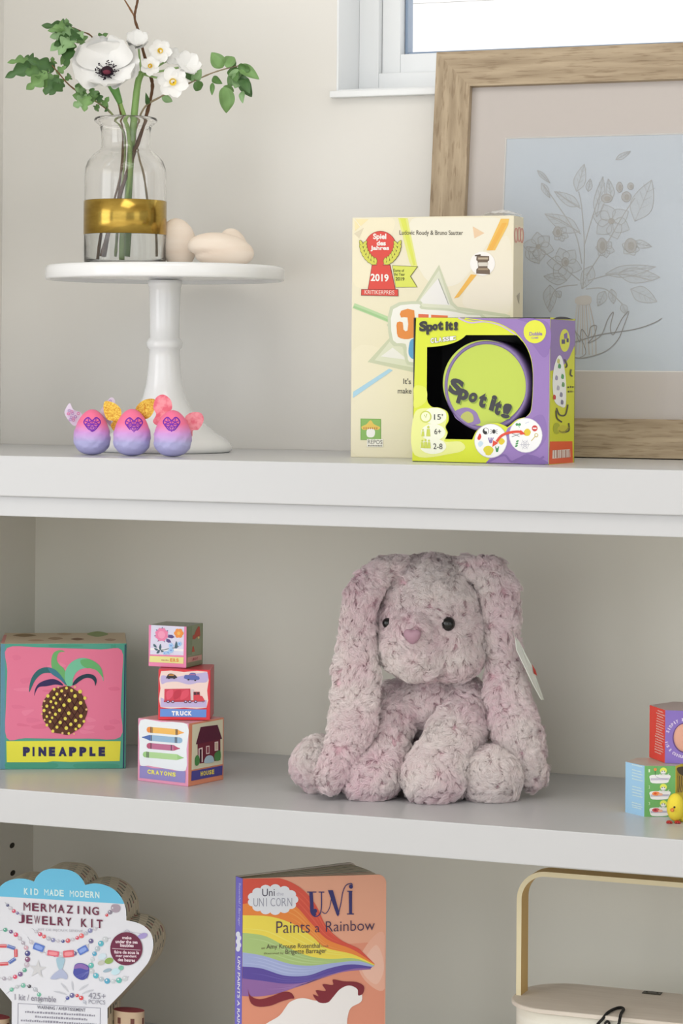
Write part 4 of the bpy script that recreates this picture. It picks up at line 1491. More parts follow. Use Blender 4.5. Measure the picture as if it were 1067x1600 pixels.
def egg(cx, by, wpx, hpx, Yc, wingmat, wings, label, heart):
    o_ = atY(60 + cx / 2.6675, 400 + by / 2.6675, Yc)
    o_.z = Z1
    k = depth(o_) / F / 2.6675
    R, Hh = wpx / 2 * k / 1.02, hpx * k
    e = empty('toy_egg', o_, label, 'toy egg', 'winged toy eggs in a row')
    mb = MB()
    rr = random.Random(int(cx))
    N, K = 46, 72
    P, fs = [], []
    for i in range(N + 1):
        z = Hh * (1 - math.cos(math.pi * i / N)) / 2
        for q in range(K):
            a = 2 * math.pi * q / K
            r = max(egg_r(z, Hh, R), 1e-5)
            t = z / Hh
            if .12 < t < .60:
                # cracked, stepped shell relief on the lower half
                v = math.sin(5 * a + 13 * t + cx) + math.sin(9 * a - 22 * t) + math.sin(3 * a + 34 * t)
                st = 1 if v > .25 else 0
                fade = min(1, (t - .12) / .05) * min(1, (.60 - t) / .06)
                r += R * .035 * st * fade
            P.append((o_.x + r * math.cos(a), o_.y + r * math.sin(a), Z1 + .0002 + z))
    for i in range(N):
        for q in range(K):
            fs.append((i * K + q, i * K + (q + 1) % K, (i + 1) * K + (q + 1) % K, (i + 1) * K + q))
    fs.append(tuple(range(K - 1, -1, -1)))
    mb.add(P, fs, smooth=True)
    sh = mb.build('egg_shell', MAT['shell'], e)

    def surf(px, py, off):
        d = ray(px, py).normalized()
        pl = hit(px, py, o_, -FW)
        s0 = (pl - CAM).length
        lo_, hi_ = s0 - R * 1.3, s0
        for _ in range(40):
            mid = (lo_ + hi_) / 2
            q = CAM + d * mid
            if math.hypot(q.x - o_.x, q.y - o_.y) < egg_r(q.z - Z1, Hh, R) + off:
                hi_ = mid
            else:
                lo_ = mid
        return CAM + d * lo_
    mb = MB()
    c = Canvas(mb, o_, -FW, EGC, 1.1, eps=.00022, surf=surf)
    hx, hy, hw, hh = heart

    def hp(u, v):
        return (hx + u * hw, hy + v * hh)
    H_ = [(0, -.55), (-.5, -1), (-1, -.55), (-.92, 0), (0, 1), (.92, 0), (1, -.55), (.5, -1)]
    HH = crom([hp(*q) for q in H_], 4, True)
    c.stroke(HH + HH[:1], 4.5, '#6d2aa8', 2, smooth=False)
    net = [((0, -.55), (-.45, -.3)), ((-.45, -.3), (-1, -.55)), ((-.45, -.3), (-.5, -1)), ((-.45, -.3), (0, 0)), ((0, -.55), (.45, -.3)), ((.45, -.3), (1, -.55)), ((.45, -.3), (.5, -1)), ((.45, -.3), (0, 0)),
           ((0, 0), (-.45, .35)), ((0, 0), (.45, .35)), ((-.45, .35), (.45, .35)), ((-.92, 0), (-.45, -.3)), ((.92, 0), (.45, -.3)), ((-.92, 0), (-.45, .35)), ((.92, 0), (.45, .35)), ((0, -.55), (0, 0)),
           ((-.45, .35), (0, 1)), ((.45, .35), (0, 1)), ((0, 1), (0, .35)), ((-.92, 0), (0, 0)), ((.92, 0), (0, 0)), ((-.5, -1), (0, -.55)), ((.5, -1), (0, -.55))]
    for a, b in net:
        p, q = hp(*a), hp(*b)
        c.stroke([(p[0] + (q[0] - p[0]) * t / 4, p[1] + (q[1] - p[1]) * t / 4) for t in range(5)], 3.4, '#7a2fb0', 3, smooth=False)
    mb.build('heart_emblem', MAT['matte_print'], e)
    for outline, back_ in wings:
        mb = MB()
        Dw = depth(o_) + R * .55 + back_
        pts = crom(outline, 6, True)
        A = [atD(60 + x / 2.6675, 400 + y / 2.6675, Dw) for x, y in pts]
        cen_ = sum(A, Vector()) / len(A)
        A = [p + FW * .25 * (p - cen_).length for p in A]
        thk = FW * .0011
        fr = [p for p in A]
        bk = [p + thk for p in A]
        n_ = len(A)
        tri = tessellate_polygon([A])
        mb.add(fr + bk, [tuple(t) for t in tri] + [tuple(n_ + i for i in reversed(t)) for t in tri] + [(i, (i + 1) % n_, n_ + (i + 1) % n_, n_ + i) for i in range(n_)], rgb('#c9bcd0', 1.2))
        if wingmat is MAT['silver_wing']:
            c = Canvas(mb, cen_, -FW, EGC, 1.2, surf=lambda px, py, off: atD(px, py, Dw - .0010) + FW * .25 * (atD(px, py, Dw) - cen_).length)
            xs, ys = [p[0] for p in outline], [p[1] for p in outline]
            rr = random.Random(3)
            mx_, my_ = sum(xs) / len(xs), sum(ys) / len(ys)
            for k2 in range(12):
                t = rr.uniform(.2, .75)
                v = outline[k2 % len(outline)]
                c.ring(mx_ + (v[0] - mx_) * t, my_ + (v[1] - my_) * t, 5, 5, 2.5, '#c06a9a' if k2 % 2 else '#a07ab0', 1, 10)
        mb.build('wing', wingmat, e, recalc=True)
    return e


egg(223, 828, 152, 190, .060, MAT['silver_wing'],
    [([(178, 690), (150, 708), (128, 690), (108, 655), (116, 630), (130, 614), (145, 640), (178, 655)], 0), ([(258, 650), (276, 620), (300, 590), (318, 604), (310, 640), (300, 672), (306, 715), (280, 690)], .004)],
    'toy egg with pale patterned wings, leftmost of the three', (224, 702, 33, 29))
egg(389, 836, 155, 196, .058, MAT['glitter'],
    [([(345, 655), (336, 690), (314, 728), (300, 705), (310, 688), (285, 680), (270, 640), (276, 606), (312, 612), (338, 632)], 0), ([(408, 628), (440, 600), (484, 598), (484, 636), (464, 672), (430, 680), (405, 655)], 0)],
    'toy egg with gold glitter wings, middle of the three', (398, 704, 34, 30))
egg(559, 835, 157, 194, .060, MAT['pink_wing'],
    [([(540, 650), (520, 672), (496, 705), (476, 690), (490, 660), (478, 630), (490, 590), (520, 578), (550, 600), (556, 636)], 0), ([(612, 670), (640, 652), (676, 655), (688, 685), (668, 722), (644, 728), (640, 752), (622, 745), (612, 705)], 0)],
    'toy egg with plain pink wings, rightmost of the three', (555, 702, 33, 30))

# ------------------------------------------------------------------ nesting blocks on the middle shelf
PNC = (0, 980, 5.081)
mb, can, P0, EX, EY, H = carton('pineapple', (0.0, 1202.4), (196.6, 1200.8), (0.6, 1005.6), (0, 0), 27, Z=Z2, gain=1.2, side_depth=.112, bevel=.0012,
                                colors=dict(front='#4f9a86', left='#8fa8c8', right='#2f2a5c', top='#c9b79c', back='#4f9a86', bottom='#4f9a86'), crop=PNC)
c = can['front']
c.clip = [(5, 132), (998, 138), (984, 1119), (0, 1127)]
c.poly([(0, 132), (40, 132), (42, 1127), (0, 1127)], '#5a8a9c', 1)
c.poly([(998, 138), (984, 1119), (975, 1119), (990, 138)], '#2b2858', 4)  # dark purple right border, with the edge's shade painted into it
for x, y, w_, h_ in ((60, 1075, 380, 40), (400, 140, 250, 14), (880, 150, 40, 400), (600, 1085, 330, 30)):
    c.blob([(x, y), (x + w_ / 2, y - 4), (x + w_, y + 4), (x + w_, y + h_), (x + w_ / 2, y + h_ + 3), (x, y + h_)], '#46927a', 1)
c.poly(crom([(55, 165), (300, 160), (500, 166), (800, 176), (965, 182), (968, 400), (958, 650), (955, 872), (700, 884), (400, 884), (200, 880), (52, 878), (48, 600), (58, 350)], 4, True), '#d87592', 2)
rr = random.Random(5)
for k in range(26):
    x, y = rr.uniform(90, 880), rr.uniform(200, 820)
    c.blob([(x, y), (x + rr.uniform(30, 110), y - rr.uniform(0, 12)), (x + rr.uniform(60, 120), y + 18), (x + 20, y + rr.uniform(14, 40))], ('#d26c8a', '#dc7e9a', '#d4708e')[k % 3], 3)
c.poly([(50, 905), (500, 902), (958, 905), (950, 1062), (700, 1066), (560, 1070), (420, 1064), (370, 1072), (54, 1072)], '#d9d645', 2)
# crown
c.poly(crom([(520, 462), (495, 420), (440, 360), (412, 320), (408, 255), (425, 205), (460, 184), (495, 184), (512, 196), (480, 196), (458, 218), (452, 262), (475, 300), (508, 330), (526, 390)], 4, True), '#67a868', 4)
c.poly(crom([(528, 462), (515, 400), (520, 345), (545, 300), (585, 265), (640, 245), (700, 250), (760, 278), (800, 320), (818, 380), (820, 430), (806, 385), (770, 345), (715, 325), (650, 330), (605, 360), (580, 410), (572, 462)], 4, True), '#6fba98', 5)
c.poly(crom([(640, 262), (700, 252), (760, 280), (800, 322), (818, 385), (812, 395), (770, 345), (715, 325), (690, 325), (650, 300)], 4, True), '#62aa6a', 6)
c.poly(crom([(530, 462), (490, 420), (440, 380), (390, 362), (330, 372), (280, 420), (250, 480), (232, 515), (235, 460), (255, 395), (300, 340), (360, 318), (420, 328), (470, 370), (510, 420)], 4, True), '#2f6468', 5)
c.poly(crom([(380, 322), (430, 332), (475, 372), (512, 425), (520, 455), (470, 410), (410, 370)], 4, True), '#3c7688', 6)
c.poly(crom([(500, 462), (440, 455), (370, 468), (310, 475), (285, 510), (272, 545), (280, 490), (310, 445), (370, 418), (430, 412), (480, 435)], 4, True), '#322a56', 4)
c.poly(crom([(575, 462), (590, 425), (630, 390), (690, 370), (745, 382), (768, 420), (756, 466), (748, 430), (720, 405), (675, 404), (630, 430), (605, 450)], 4, True), '#223a48', 6)
# fruit
out = []
for k in range(36):
    a = 2 * math.pi * k / 36
    w_ = 1 + .025 * math.cos(9 * a)
    out.append((512 + 178 * w_ * math.cos(a) * (1 - .10 * math.sin(a) * -1 * 0), 660 + 192 * w_ * math.sin(a) * (1.0 if math.sin(a) > 0 else 1.0)))
out = [(x, y) if abs(x - 512) < 176 else (x, y) for x, y in out]
c.poly(crom(out, 3, True), '#5a3526', 7)
for s in (-1, 1):
    for k in range(-4, 5):
        pts = []
        for t in range(9):
            u = -1 + t / 4
            x, y = 512 + k * 52 + s * u * 120 + s * 10 * u * u, 660 + u * 190
            dx, dy = (x - 512) / 176, (y - 660) / 188
            if dx * dx + dy * dy < .97:
                pts.append((x, y))
        if len(pts) > 1:
            c.stroke(pts, 7, '#38190f', 8, n=4)
dots = [(430, 492, 11), (462, 476, 8), (490, 505, 12), (528, 482, 11), (568, 502, 12), (595, 474, 9), (636, 510, 15), (380, 545, 13), (452, 530, 12), (428, 560, 12), (516, 540, 8), (478, 570, 10), (596, 545, 14), (550, 580, 15),
        (674, 562, 13), (352, 585, 9), (404, 590, 11), (372, 625, 12), (444, 602, 11), (508, 618, 13), (640, 600, 14), (334, 628, 6), (420, 636, 10), (350, 660, 12), (472, 658, 13), (600, 642, 15), (395, 676, 9), (440, 690, 12), (546, 682, 14),
        (686, 652, 9), (332, 688, 7), (372, 708, 10), (414, 718, 10), (518, 725, 13), (642, 705, 14), (354, 735, 8), (398, 748, 11), (478, 755, 13), (600, 740, 13), (666, 746, 11), (372, 776, 11), (452, 792, 12), (562, 770, 13), (630, 782, 14),
        (420, 824, 12), (526, 800, 14), (602, 808, 11), (496, 840, 9), (546, 842, 10), (588, 846, 7)]
for x, y, r in dots:
    c.ell(x, y, r, r * 1.08, '#d9cc58' if r > 9 else '#d8b27a', 9, n=12)
for k, ch in enumerate('PINEAPPLE'):
    x = (182, 258, 305, 388, 464, 548, 630, 710, 782)[k]
    w_ = (56, 16, 62, 50, 66, 58, 56, 48, 52)[k]
    c.text(ch, x, 1024, x + w_, 1024, 74 if ch != 'I' else 74, '#2e2a55', .085, L=4)
c = can['top']
rr = random.Random(8)
for x, y, w_, h_, q in ((100, 65, 190, 12, '#8c7350'), (380, 90, 120, 12, '#a58a6c'), (560, 95, 110, 10, '#8a6a50'), (690, 55, 170, 22, '#8a9a64'), (830, 100, 90, 10, '#a98d72'), (220, 105, 130, 8, '#b89a7c'), (450, 55, 120, 10, '#b8a07e')):
    c.blob([(x, y), (x + w_ / 2, y - h_), (x + w_, y), (x + w_ / 2, y + h_)], q, 1)
c.poly([(6, 126), (36, 126), (55, 60), (30, 62)], '#c98a86', 1)
o = mb.build('nesting_block', MAT['matte_print'], base=P0 + EX * .5)
tag(o, 'large teal block printed with a pineapple on pink at the left end', 'toy block', 'printed nesting blocks')

BKC = (200, 960, 5.712)


def bpx(x, y):
    return (200 + x / 5.712, 960 + y / 5.712)


mb, can, P0, EX, EY, H = carton('crayons', bpx(85, 1482), bpx(537, 1532), bpx(93, 925), bpx(853, 1480), -13.5, Z=Z2, gain=1.14, bevel=.0009,
                                colors=dict(front='#df95b4', right='#d98a6a', top='#d9a0a4', left='#df95b4', back='#d98a6a', bottom='#df95b4'), crop=BKC)
c = can['front']
c.clip = [(92, 928), (545, 973), (532, 1527), (86, 1480)]
c.poly(crom([(112, 945), (300, 960), (530, 980), (524, 1200), (518, 1390), (400, 1385), (300, 1370), (180, 1350), (108, 1340), (104, 1150)], 3, True), '#dfe4ee', 2)
c.poly([(106, 1350), (160, 1355), (220, 1372), (330, 1376), (420, 1396), (515, 1400), (512, 1505), (104, 1458)], '#8d84bc', 3)
for y, x0, x1, tip, q, q2 in ((1038, 172, 450, 500, '#e6b45c', '#e0863c'), (1110, 185, 478, 128, '#8fb0cc', '#4a68a8'), (1182, 172, 420, 465, '#b4688a', '#b05070'), (1262, 138, 450, 498, '#a8cc90', '#94c07c')):
    r, sl = 26, .085

    def yy(x):
        return y + sl * (x - 300)
    c.ell(x0 + 22, yy(x0 + 22), 26, r, q2 if tip > 300 else q2, 3)
    c.ell(x1 - 15, yy(x1 - 15), 24, r - 1, q, 3)
    c.poly([(x0 + 20, yy(x0 + 20) - r), (x1 - 12, yy(x1 - 12) - r), (x1 - 12, yy(x1 - 12) + r), (x0 + 20, yy(x0 + 20) + r)], q, 4)
    if tip > 300:
        c.poly([(x1 - 8, yy(x1) - 24), (tip - 18, yy(tip) - 8), (tip, yy(tip) - 3), (tip, yy(tip) + 4), (tip - 18, yy(tip) + 8), (x1 - 8, yy(x1) + 24)], q2 if y != 1038 else '#e6a450', 3)
        c.poly([(x0 + 2, yy(x0) - 18), (x0 + 34, yy(x0) - 26), (x0 + 34, yy(x0) + 26), (x0 + 2, yy(x0) + 18)], q2, 5)
        bands = (x0 + 32, x0 + 44) if y != 1182 else (x0 + 34, x1 - 34)
    else:
        c.poly([(x0 + 14, yy(x0) - 26), (tip + 20, yy(tip) - 7), (tip, yy(tip) - 3), (tip, yy(tip) + 5), (tip + 20, yy(tip) + 9), (x0 + 14, yy(x0) + 26)], q2, 5)
        bands = (x0 + 24, x1 - 56, x1 - 44)
    for b in bands + ((x1 - 22, x1 - 12) if y == 1038 else ()):
        c.poly([(b, yy(b) - r), (b + 6, yy(b) - r), (b + 6, yy(b) + r), (b, yy(b) + r)], '#3a3a44', 6)
for k, ch in enumerate('CRAYONS'):
    x = 176 + k * 37
    c.text(ch, x, 1420 + .115 * (x - 176), x + 31, 1420 + .115 * (x - 145), 38, '#e6de62', .05, L=5)
c = can['right']
c.clip = [(552, 972), (856, 918), (851, 1478), (540, 1527)]
c.poly([(572, 985), (845, 935), (842, 1335), (565, 1388)], '#d9d4b8', 2)
c.poly([(566, 1400), (842, 1348), (838, 1432), (562, 1486)], '#4a4490', 3)
c.poly([(645, 1005), (795, 985), (836, 1110), (820, 1112), (822, 1300), (640, 1330), (620, 1330), (617, 1158), (602, 1160)], '#6b2434', 4)
c.poly([(645, 1005), (795, 985), (836, 1110), (602, 1160)], '#551e34', 5)
for q in ([(624, 1198), (660, 1186), (662, 1316), (652, 1318), (652, 1200), (634, 1204), (634, 1324), (625, 1326)],):
    c.poly(q, '#e9d5d0', 6)
c.poly([(636, 1206), (651, 1202), (651, 1318), (636, 1322)], '#3d1626', 5)
for x, y, w_, h_ in ((692, 1175, 30, 72), (768, 1138, 32, 80)):
    c.poly([(x, y), (x + w_, y - 5), (x + w_, y + h_ - 5), (x, y + h_)], '#e9d5d0', 6)
    c.poly([(x + 5, y + 7), (x + w_ - 5, y + 4), (x + w_ - 5, y + h_ - 13), (x + 5, y + h_ - 9)], '#8a4450' if x < 750 else '#c9b29a', 7)
c.blob([(592, 1290), (606, 1258), (626, 1262), (634, 1310), (620, 1345), (596, 1345)], '#4c8448', 7)
c.blob([(770, 1300), (766, 1250), (790, 1222), (818, 1216), (822, 1280), (805, 1304)], '#4c8448', 7)
c.blob([(678, 1325), (684, 1280), (712, 1258), (745, 1262), (760, 1290), (755, 1318)], '#a9c0cc', 7)
for k, ch in enumerate('HOUSE'):
    x = 644 + k * 25
    c.text(ch, x, 1443 - .17 * (x - 644), x + 21, 1443 - .17 * (x - 623), 40, '#e2cf5a', .05, L=5)
o = mb.build('nesting_block', MAT['print'], base=P0 + EX * .5)
tag(o, 'block printed with crayons and a red house, bottom of the stack of three', 'toy block', 'printed nesting blocks')
zc = Z2 + H + .0004
mb, can, P0, EX, EY, H = carton('truck', bpx(268, 941), bpx(733, 950), bpx(275, 490), (0, 0), 20, Z=zc, gain=1.14, bevel=.0009, side_depth=.0515,
                                colors=dict(front='#d42f3c', right='#c02838', top='#c8404c', left='#d42f3c', back='#d42f3c', bottom='#b82834'), crop=BKC)
c = can['front']
c.clip = [(275, 492), (743, 490), (733, 948), (268, 940)]
c.poly(crom([(296, 506), (500, 514), (708, 512), (706, 680), (700, 832), (500, 832), (290, 828), (290, 660)], 2, True), '#e9cfc8', 2)
c.poly(crom([(300, 545), (400, 560), (500, 545), (640, 525), (708, 520), (706, 600), (620, 610), (540, 625), (440, 600), (350, 605), (300, 620)], 4, True), '#b9acd4', 3)
c.poly([(292, 740), (340, 765), (500, 775), (702, 765), (700, 830), (290, 826)], '#b9acd4', 3)
c.poly([(326, 665), (556, 662), (560, 772), (324, 772)], '#c83a50', 5)
for k, q in ((0, '#d85068'), (1, '#b82c44'), (2, '#d4495f')):
    c.blob([(345 + 70 * k, 690), (400 + 70 * k, 672), (395 + 70 * k, 730), (350 + 60 * k, 760)], q, 6)
c.poly([(320, 768), (685, 765), (684, 778), (320, 782)], '#a82c3e', 6)
c.poly([(560, 668), (590, 670), (592, 765), (562, 768)], '#cfc3c4', 5)
c.poly([(584, 690), (640, 690), (642, 725), (662, 728), (680, 760), (680, 770), (584, 770)], '#cc3c48', 6)
c.poly([(586, 692), (612, 692), (612, 718), (586, 718)], '#4a2430', 7)
c.poly([(616, 692), (638, 692), (638, 716), (616, 716)], '#4a2430', 7)
for x in (358, 400, 515, 552, 604, 670):
    r = 15 if x != 670 else 7
    c.ell(x, 778, r, r * .85, '#55324a', 7, n=14)
    c.ell(x, 776, r * .55, r * .45, '#b9acd4', 8, n=12)
c.blob([(342, 562), (362, 532), (400, 530), (432, 552), (430, 568), (345, 570)], '#332c34', 5)
c.poly([(368, 534), (408, 534), (412, 546), (362, 546)], '#c98a3c', 6)
c.blob([(500, 560), (510, 540), (540, 540), (560, 522), (600, 524), (608, 545), (634, 556), (632, 582), (560, 585), (505, 572)], '#5664a8', 5)
c.poly([(548, 530), (602, 530), (604, 542), (540, 542)], '#96689a', 6)
for x, y in ((365, 570), (412, 570), (540, 582), (600, 588)):
    c.ell(x, y, 9, 7, '#2c2834', 7, n=10)
c.poly([(288, 842), (700, 848), (698, 918), (286, 912)], '#5f8ad0', 4)
for k, ch in enumerate('TRUCK'):
    x = 390 + k * 37
    c.text(ch, x, 902 - .0 * k, x + 32, 902, 40, '#e9e8f0', .06, L=5)
o = mb.build('nesting_block', MAT['print'], base=P0 + EX * .5)
tag(o, 'red-edged block printed with a truck, middle of the stack of three', 'toy block', 'printed nesting blocks')
zt_ = zc + H + .0004
mb, can, P0, EX, EY, H = carton('flowers', bpx(181, 462), bpx(520, 478), bpx(190, 92), bpx(658, 440), 0, Z=zt_, gain=1.14, bevel=.0009, side_depth=.042,
                                colors=dict(front='#df7fa8', right='#86906e', top='#8f9484', left='#df7fa8', back='#86906e', bottom='#3c4038'), crop=BKC)
c = can['front']
c.clip = [(190, 94), (520, 97), (517, 474), (181, 460)]
c.poly([(208, 94), (503, 110), (496, 366), (198, 356)], '#d2d0e4', 2)
c.poly([(200, 298), (498, 310), (496, 330), (199, 318)], '#e6e4ec', 3)
c.poly([(196, 370), (498, 382), (495, 440), (190, 424)], '#dcd88c', 3)
for a in range(7):
    q = 2 * math.pi * a / 7 + .3
    x, y = 302 + 70 * math.cos(q), 182 + 72 * math.sin(q)
    c.blob([(302 + 30 * math.cos(q - .3), 182 + 30 * math.sin(q - .3)), (x, y), (302 + 30 * math.cos(q + .3), 182 + 30 * math.sin(q + .3))], '#4a3a78', 4)
c.poly([(360, 180), (395, 182), (418, 202), (395, 214), (362, 208)], '#4a3a78', 4)
c.poly([(345, 215), (375, 225), (388, 250), (360, 252), (342, 240)], '#4a3a78', 4)
c.poly([(302 + (62 if k % 2 else 52) * math.cos(math.pi * k / 8), 180 + (64 if k % 2 else 54) * math.sin(math.pi * k / 8)) for k in range(16)], '#e07aa2', 5)
c.blob([(270, 180), (285, 150), (318, 152), (335, 182), (318, 212), (285, 210)], '#ea94b4', 6)
for a in range(6):
    q = 2 * math.pi * a / 6
    c.ell(455 + 24 * math.cos(q), 168 + 24 * math.sin(q), 19, 20, '#e58a34', 5, n=14)
c.ell(455, 168, 15, 16, '#efb04c', 6, n=14)
c.stroke([(250, 320), (310, 316), (370, 305), (430, 295), (455, 285)], 6, '#3c5c6c', 4)
for q in ([(290, 262), (300, 290), (292, 316), (278, 300)], [(236, 300), (262, 306), (270, 318), (245, 316)], [(300, 320), (322, 330), (300, 336)], [(262, 330), (285, 318), (280, 342), (258, 348)], [(230, 262), (250, 275), (258, 296), (232, 286)], [(430, 240), (445, 270), (440, 300), (418, 296)]):
    c.blob(q, '#3a5a68', 5)
for x, y, r in ((386, 278, 20), (386, 320, 22), (360, 340, 18), (462, 262, 18), (330, 345, 14)):
    for a in range(5):
        c.ell(x + r * .6 * math.cos(1.256 * a), y + r * .6 * math.sin(1.256 * a), r * .55, r * .55, '#9cc2e8', 6, n=10)
    c.ell(x, y, r * .35, r * .35, '#6c8cd0', 7, n=10)
c.squiggle(300, 411, 365, 413, 10, '#b06a5c', 5)
for k, ch in enumerate('ERS'):
    c.text(ch, 378 + 27 * k, 421 + k, 400 + 27 * k, 422 + k, 30, '#dc8a3c', .04, L=5)
c = can['right']
c.clip = [(526, 100), (660, 70), (655, 436), (520, 470)]
c.poly([(532, 108), (655, 78), (652, 350), (528, 376)], '#8f9a7a', 2)
c.poly([(530, 112), (570, 104), (568, 360), (528, 368)], '#7c8c6c', 3)
c.poly([(528, 384), (656, 358), (654, 404), (526, 432)], '#cfa092', 3)
c.poly([(574, 190), (590, 178), (600, 150), (624, 106), (636, 110), (642, 190), (612, 200), (592, 222), (574, 222)], '#b8442c', 4)
c.poly([(566, 336), (574, 285), (582, 283), (592, 332)], '#c0482c', 4)
c.ell(625, 206, 9, 11, '#e6cf8a', 5, n=10)
for k, ch in enumerate('LIGHT'[:5]):
    c.text(ch, 566 + 11 * k, 413 - 2.4 * k, 575 + 11 * k, 411 - 2.4 * k, 22, '#b8505c', .03, L=5)
o = mb.build('nesting_block', MAT['print'], base=P0 + EX * .5)
tag(o, 'small block printed with flowers, top of the stack of three', 'toy block', 'printed nesting blocks')

# ------------------------------------------------------------------ six sided toy cartons and chick at the right end
RC = (960, 1080, 7.271)


def rpx(x, y):
    return (960 + x / 7.271, 1080 + y / 7.271)


def hexbox(cx, cy, front_x, top_y, Z, s, turn, colors, gain):
    """front face lower left corner at crop (cx, cy) on height Z; turn degrees of the front face against facing the camera"""
    A = atZ(*rpx(cx, cy), Z)
    th = YAW + math.radians(turn)
    d = Vector((math.cos(th), math.sin(th), 0))
    pts, p, a = [A], A, th
    for k in range(5):
        p = p + Vector((math.cos(a), math.sin(a), 0)) * s
        pts.append(p)
        a += math.pi / 3
    nrm = Vector((d.y, -d.x, 0))
    H = hit(*rpx(front_x, top_y), A, nrm).z - Z
    mb = MB()
    for k in range(6):
        q0, q1 = pts[k], pts[(k + 1) % 6]
        mb.add([q0, q1, q1 + UP * H, q0 + UP * H], [(0, 1, 2, 3)], rgb(colors[k], gain))
    mb.add([q + UP * H for q in pts], [tuple(range(6))], rgb(colors[6], gain))
    mb.add([q for q in pts], [tuple(range(5, -1, -1))], rgb('#8a8078'))
    cans = []
    for k in range(6):
        e = (pts[(k + 1) % 6] - pts[k]).normalized()
        cans.append(Canvas(mb, pts[k], Vector((e.y, -e.x, 0)), RC, gain))
    return mb, cans, pts, H, nrm


pxm = depth(atZ(*rpx(338, 1426), Z2)) / F / 7.271
mb, cans, pts, H, nrm = hexbox(338, 1426, 345, 848, Z2, 352 * pxm, 1.5, ['#6aa860', '#e0c62c', '#6aa860', '#9cc6f0', '#e0c62c', '#9cc6f0', '#b9b0a4'], 1.2)
c = cans[0]
rr = random.Random(6)
for k, (y, q) in enumerate(((1000, None), (1185, '#e88a4c'), (1372, '#c85a5c'))):
    c.poly(crom([(402, y - 42), (500, y - 52), (632, y - 46), (618, y + 8), (590, y + 42), (430, y + 44), (404, y + 5)], 3, True), '#e9e6e8', 3)
    c.poly([(408, y - 12), (622, y - 16), (614, y + 8), (412, y + 12)], '#bdb8c8', 4)
    c.stroke([(470, y - 30), (520, y - 12), (600, y + 2)], 4, '#a09cb0', 5)
    if q:
        c.ell(470, y - 22, 44, 24, q, 5)
        c.ell(520, y - 14, 26, 16, '#e2a890', 6)
        c.ell(462, y - 24, 16, 12, '#d8502c' if k == 1 else '#a03040', 7)
    else:
        c.stroke([(462, y - 40), (460, y - 96)], 5, '#3c5a3c', 5)
        c.ell(462, y - 112, 18, 17, '#d88a4c', 5)
    c.ell(555, y - 98, 40, 36, '#d9e05c', 4)
    c.ell(552, y - 78, 28, 24, '#eeece4', 5)
    for s in (-1, 1):
        c.ell(553 + 13 * s, y - 92, 6, 7, '#55603c', 6, n=10)
    c.stroke([(530, y - 72), (552, y - 62), (575, y - 74)], 4, '#8a8a7c', 6)
    c.stroke([(512, y - 62), (530, y - 44), (590, y - 44), (618, y - 66)], 8, '#dcd9d6', 5)
    c.text(str(k + 1), 386, y - 80, 404, y - 80, 34, '#cfe2c4', .0, L=4)
c = cans[5]
for k, y in enumerate((860, 918, 952, 985, 1020, 1106, 1140, 1172, 1206, 1290, 1318, 1340)):
    c.squiggle(200 + 2 * (k % 3), y - 20, 322 - 14 * (k % 2), y + 8, 15, '#cfe6fa', 2, gap=.15)
c = cans[1]
yel = [c.pt(690, 860)]
c.rect(705, 880, 775, 1150, '#b99a2c', 1)
c.blob([(712, 870), (790, 862), (790, 960), (740, 940), (715, 910)], '#4a3420', 2)
for k in range(9):
    c.stroke([(708 + 6 * k, 1150), (722 + 7 * k, 1050 - 6 * (k % 3)), (715 + 8 * k, 960)], 7, ('#8a6c1c', '#d8b83c', '#5c4418')[k % 3], 3)
o = mb.build('toy_carton', MAT['print'], base=(pts[0] + pts[3]) / 2 * 1.0)
tag(o, 'six-sided toy carton with pale blue and green sides, under the purple one', 'toy carton', 'six-sided toy cartons')
Zh = Z2 + H + .0003
pxm2 = depth(atZ(*rpx(572, 815), Zh)) / F / 7.271
mb, cans, pts2, H2, nrm = hexbox(572, 815, 592, 216, Zh, 455 * pxm2, -14, ['#8068b4', '#d8c02c', '#8068b4', '#e0483c', '#d8c02c', '#e0483c', '#b09a98'], 1.2)
c = cans[0]
ccx, ccy = 800, 530


def arc_text(c, s, r, a0, a1, h, col, flip=False, L=3):
    for k, ch in enumerate(s):
        if ch == ' ':
            continue
        a = a0 + (a1 - a0) * (k + .5) / len(s)
        w = abs(a1 - a0) / len(s) * r * .78
        if ch in 'ilt!':
            w *= .5

        def warp(u, v, a=a, w=w):
            t = (u - .5) * w
            if flip:
                rr_ = r - v * h
                return (ccx + rr_ * math.cos(a) + t * math.sin(a), ccy + rr_ * math.sin(a) - t * math.cos(a))
            rr_ = r + v * h
            return (ccx + rr_ * math.cos(a) - t * math.sin(a), ccy + rr_ * math.sin(a) + t * math.cos(a))
        c.text(ch, 0, 0, 1, 1, h, col, .02, L=L, warp=warp)


c.ell(ccx, ccy, 140, 172, '#5c3c78', 2, n=48)
arc_text(c, 'Simply adorable', 190, math.radians(196), math.radians(330), 36, '#d9cbe6')
arc_text(c, 'its a colourful egg', 232, math.radians(170), math.radians(45), 34, '#d9cbe6', True)
c = cans[5]
rr = random.Random(2)
for k in range(17):
    y = 218 + 30 * k
    off = -.0 * k
    x0, x1 = 478 - 1.6 * k + rr.uniform(0, 14), 582 - 1.3 * k - rr.uniform(2, 28)
    c.squiggle(x0, y + (x0 - 472) * .42, x1, y + (x1 - 472) * .42, 15, '#f1b2a6', 2, gap=.12)
carton2 = empty('toy_carton', sum(pts2, Vector()) / 6, 'six-sided purple and red toy carton with an egg in its window, stacked on the other', 'toy carton', 'six-sided toy cartons')
mb.build('carton_body', MAT['print'], carton2)
m = MB()
eg = hit(*rpx(800, 530), pts2[0] + nrm * .0006, nrm)
k_ = depth(eg) / F / 7.271
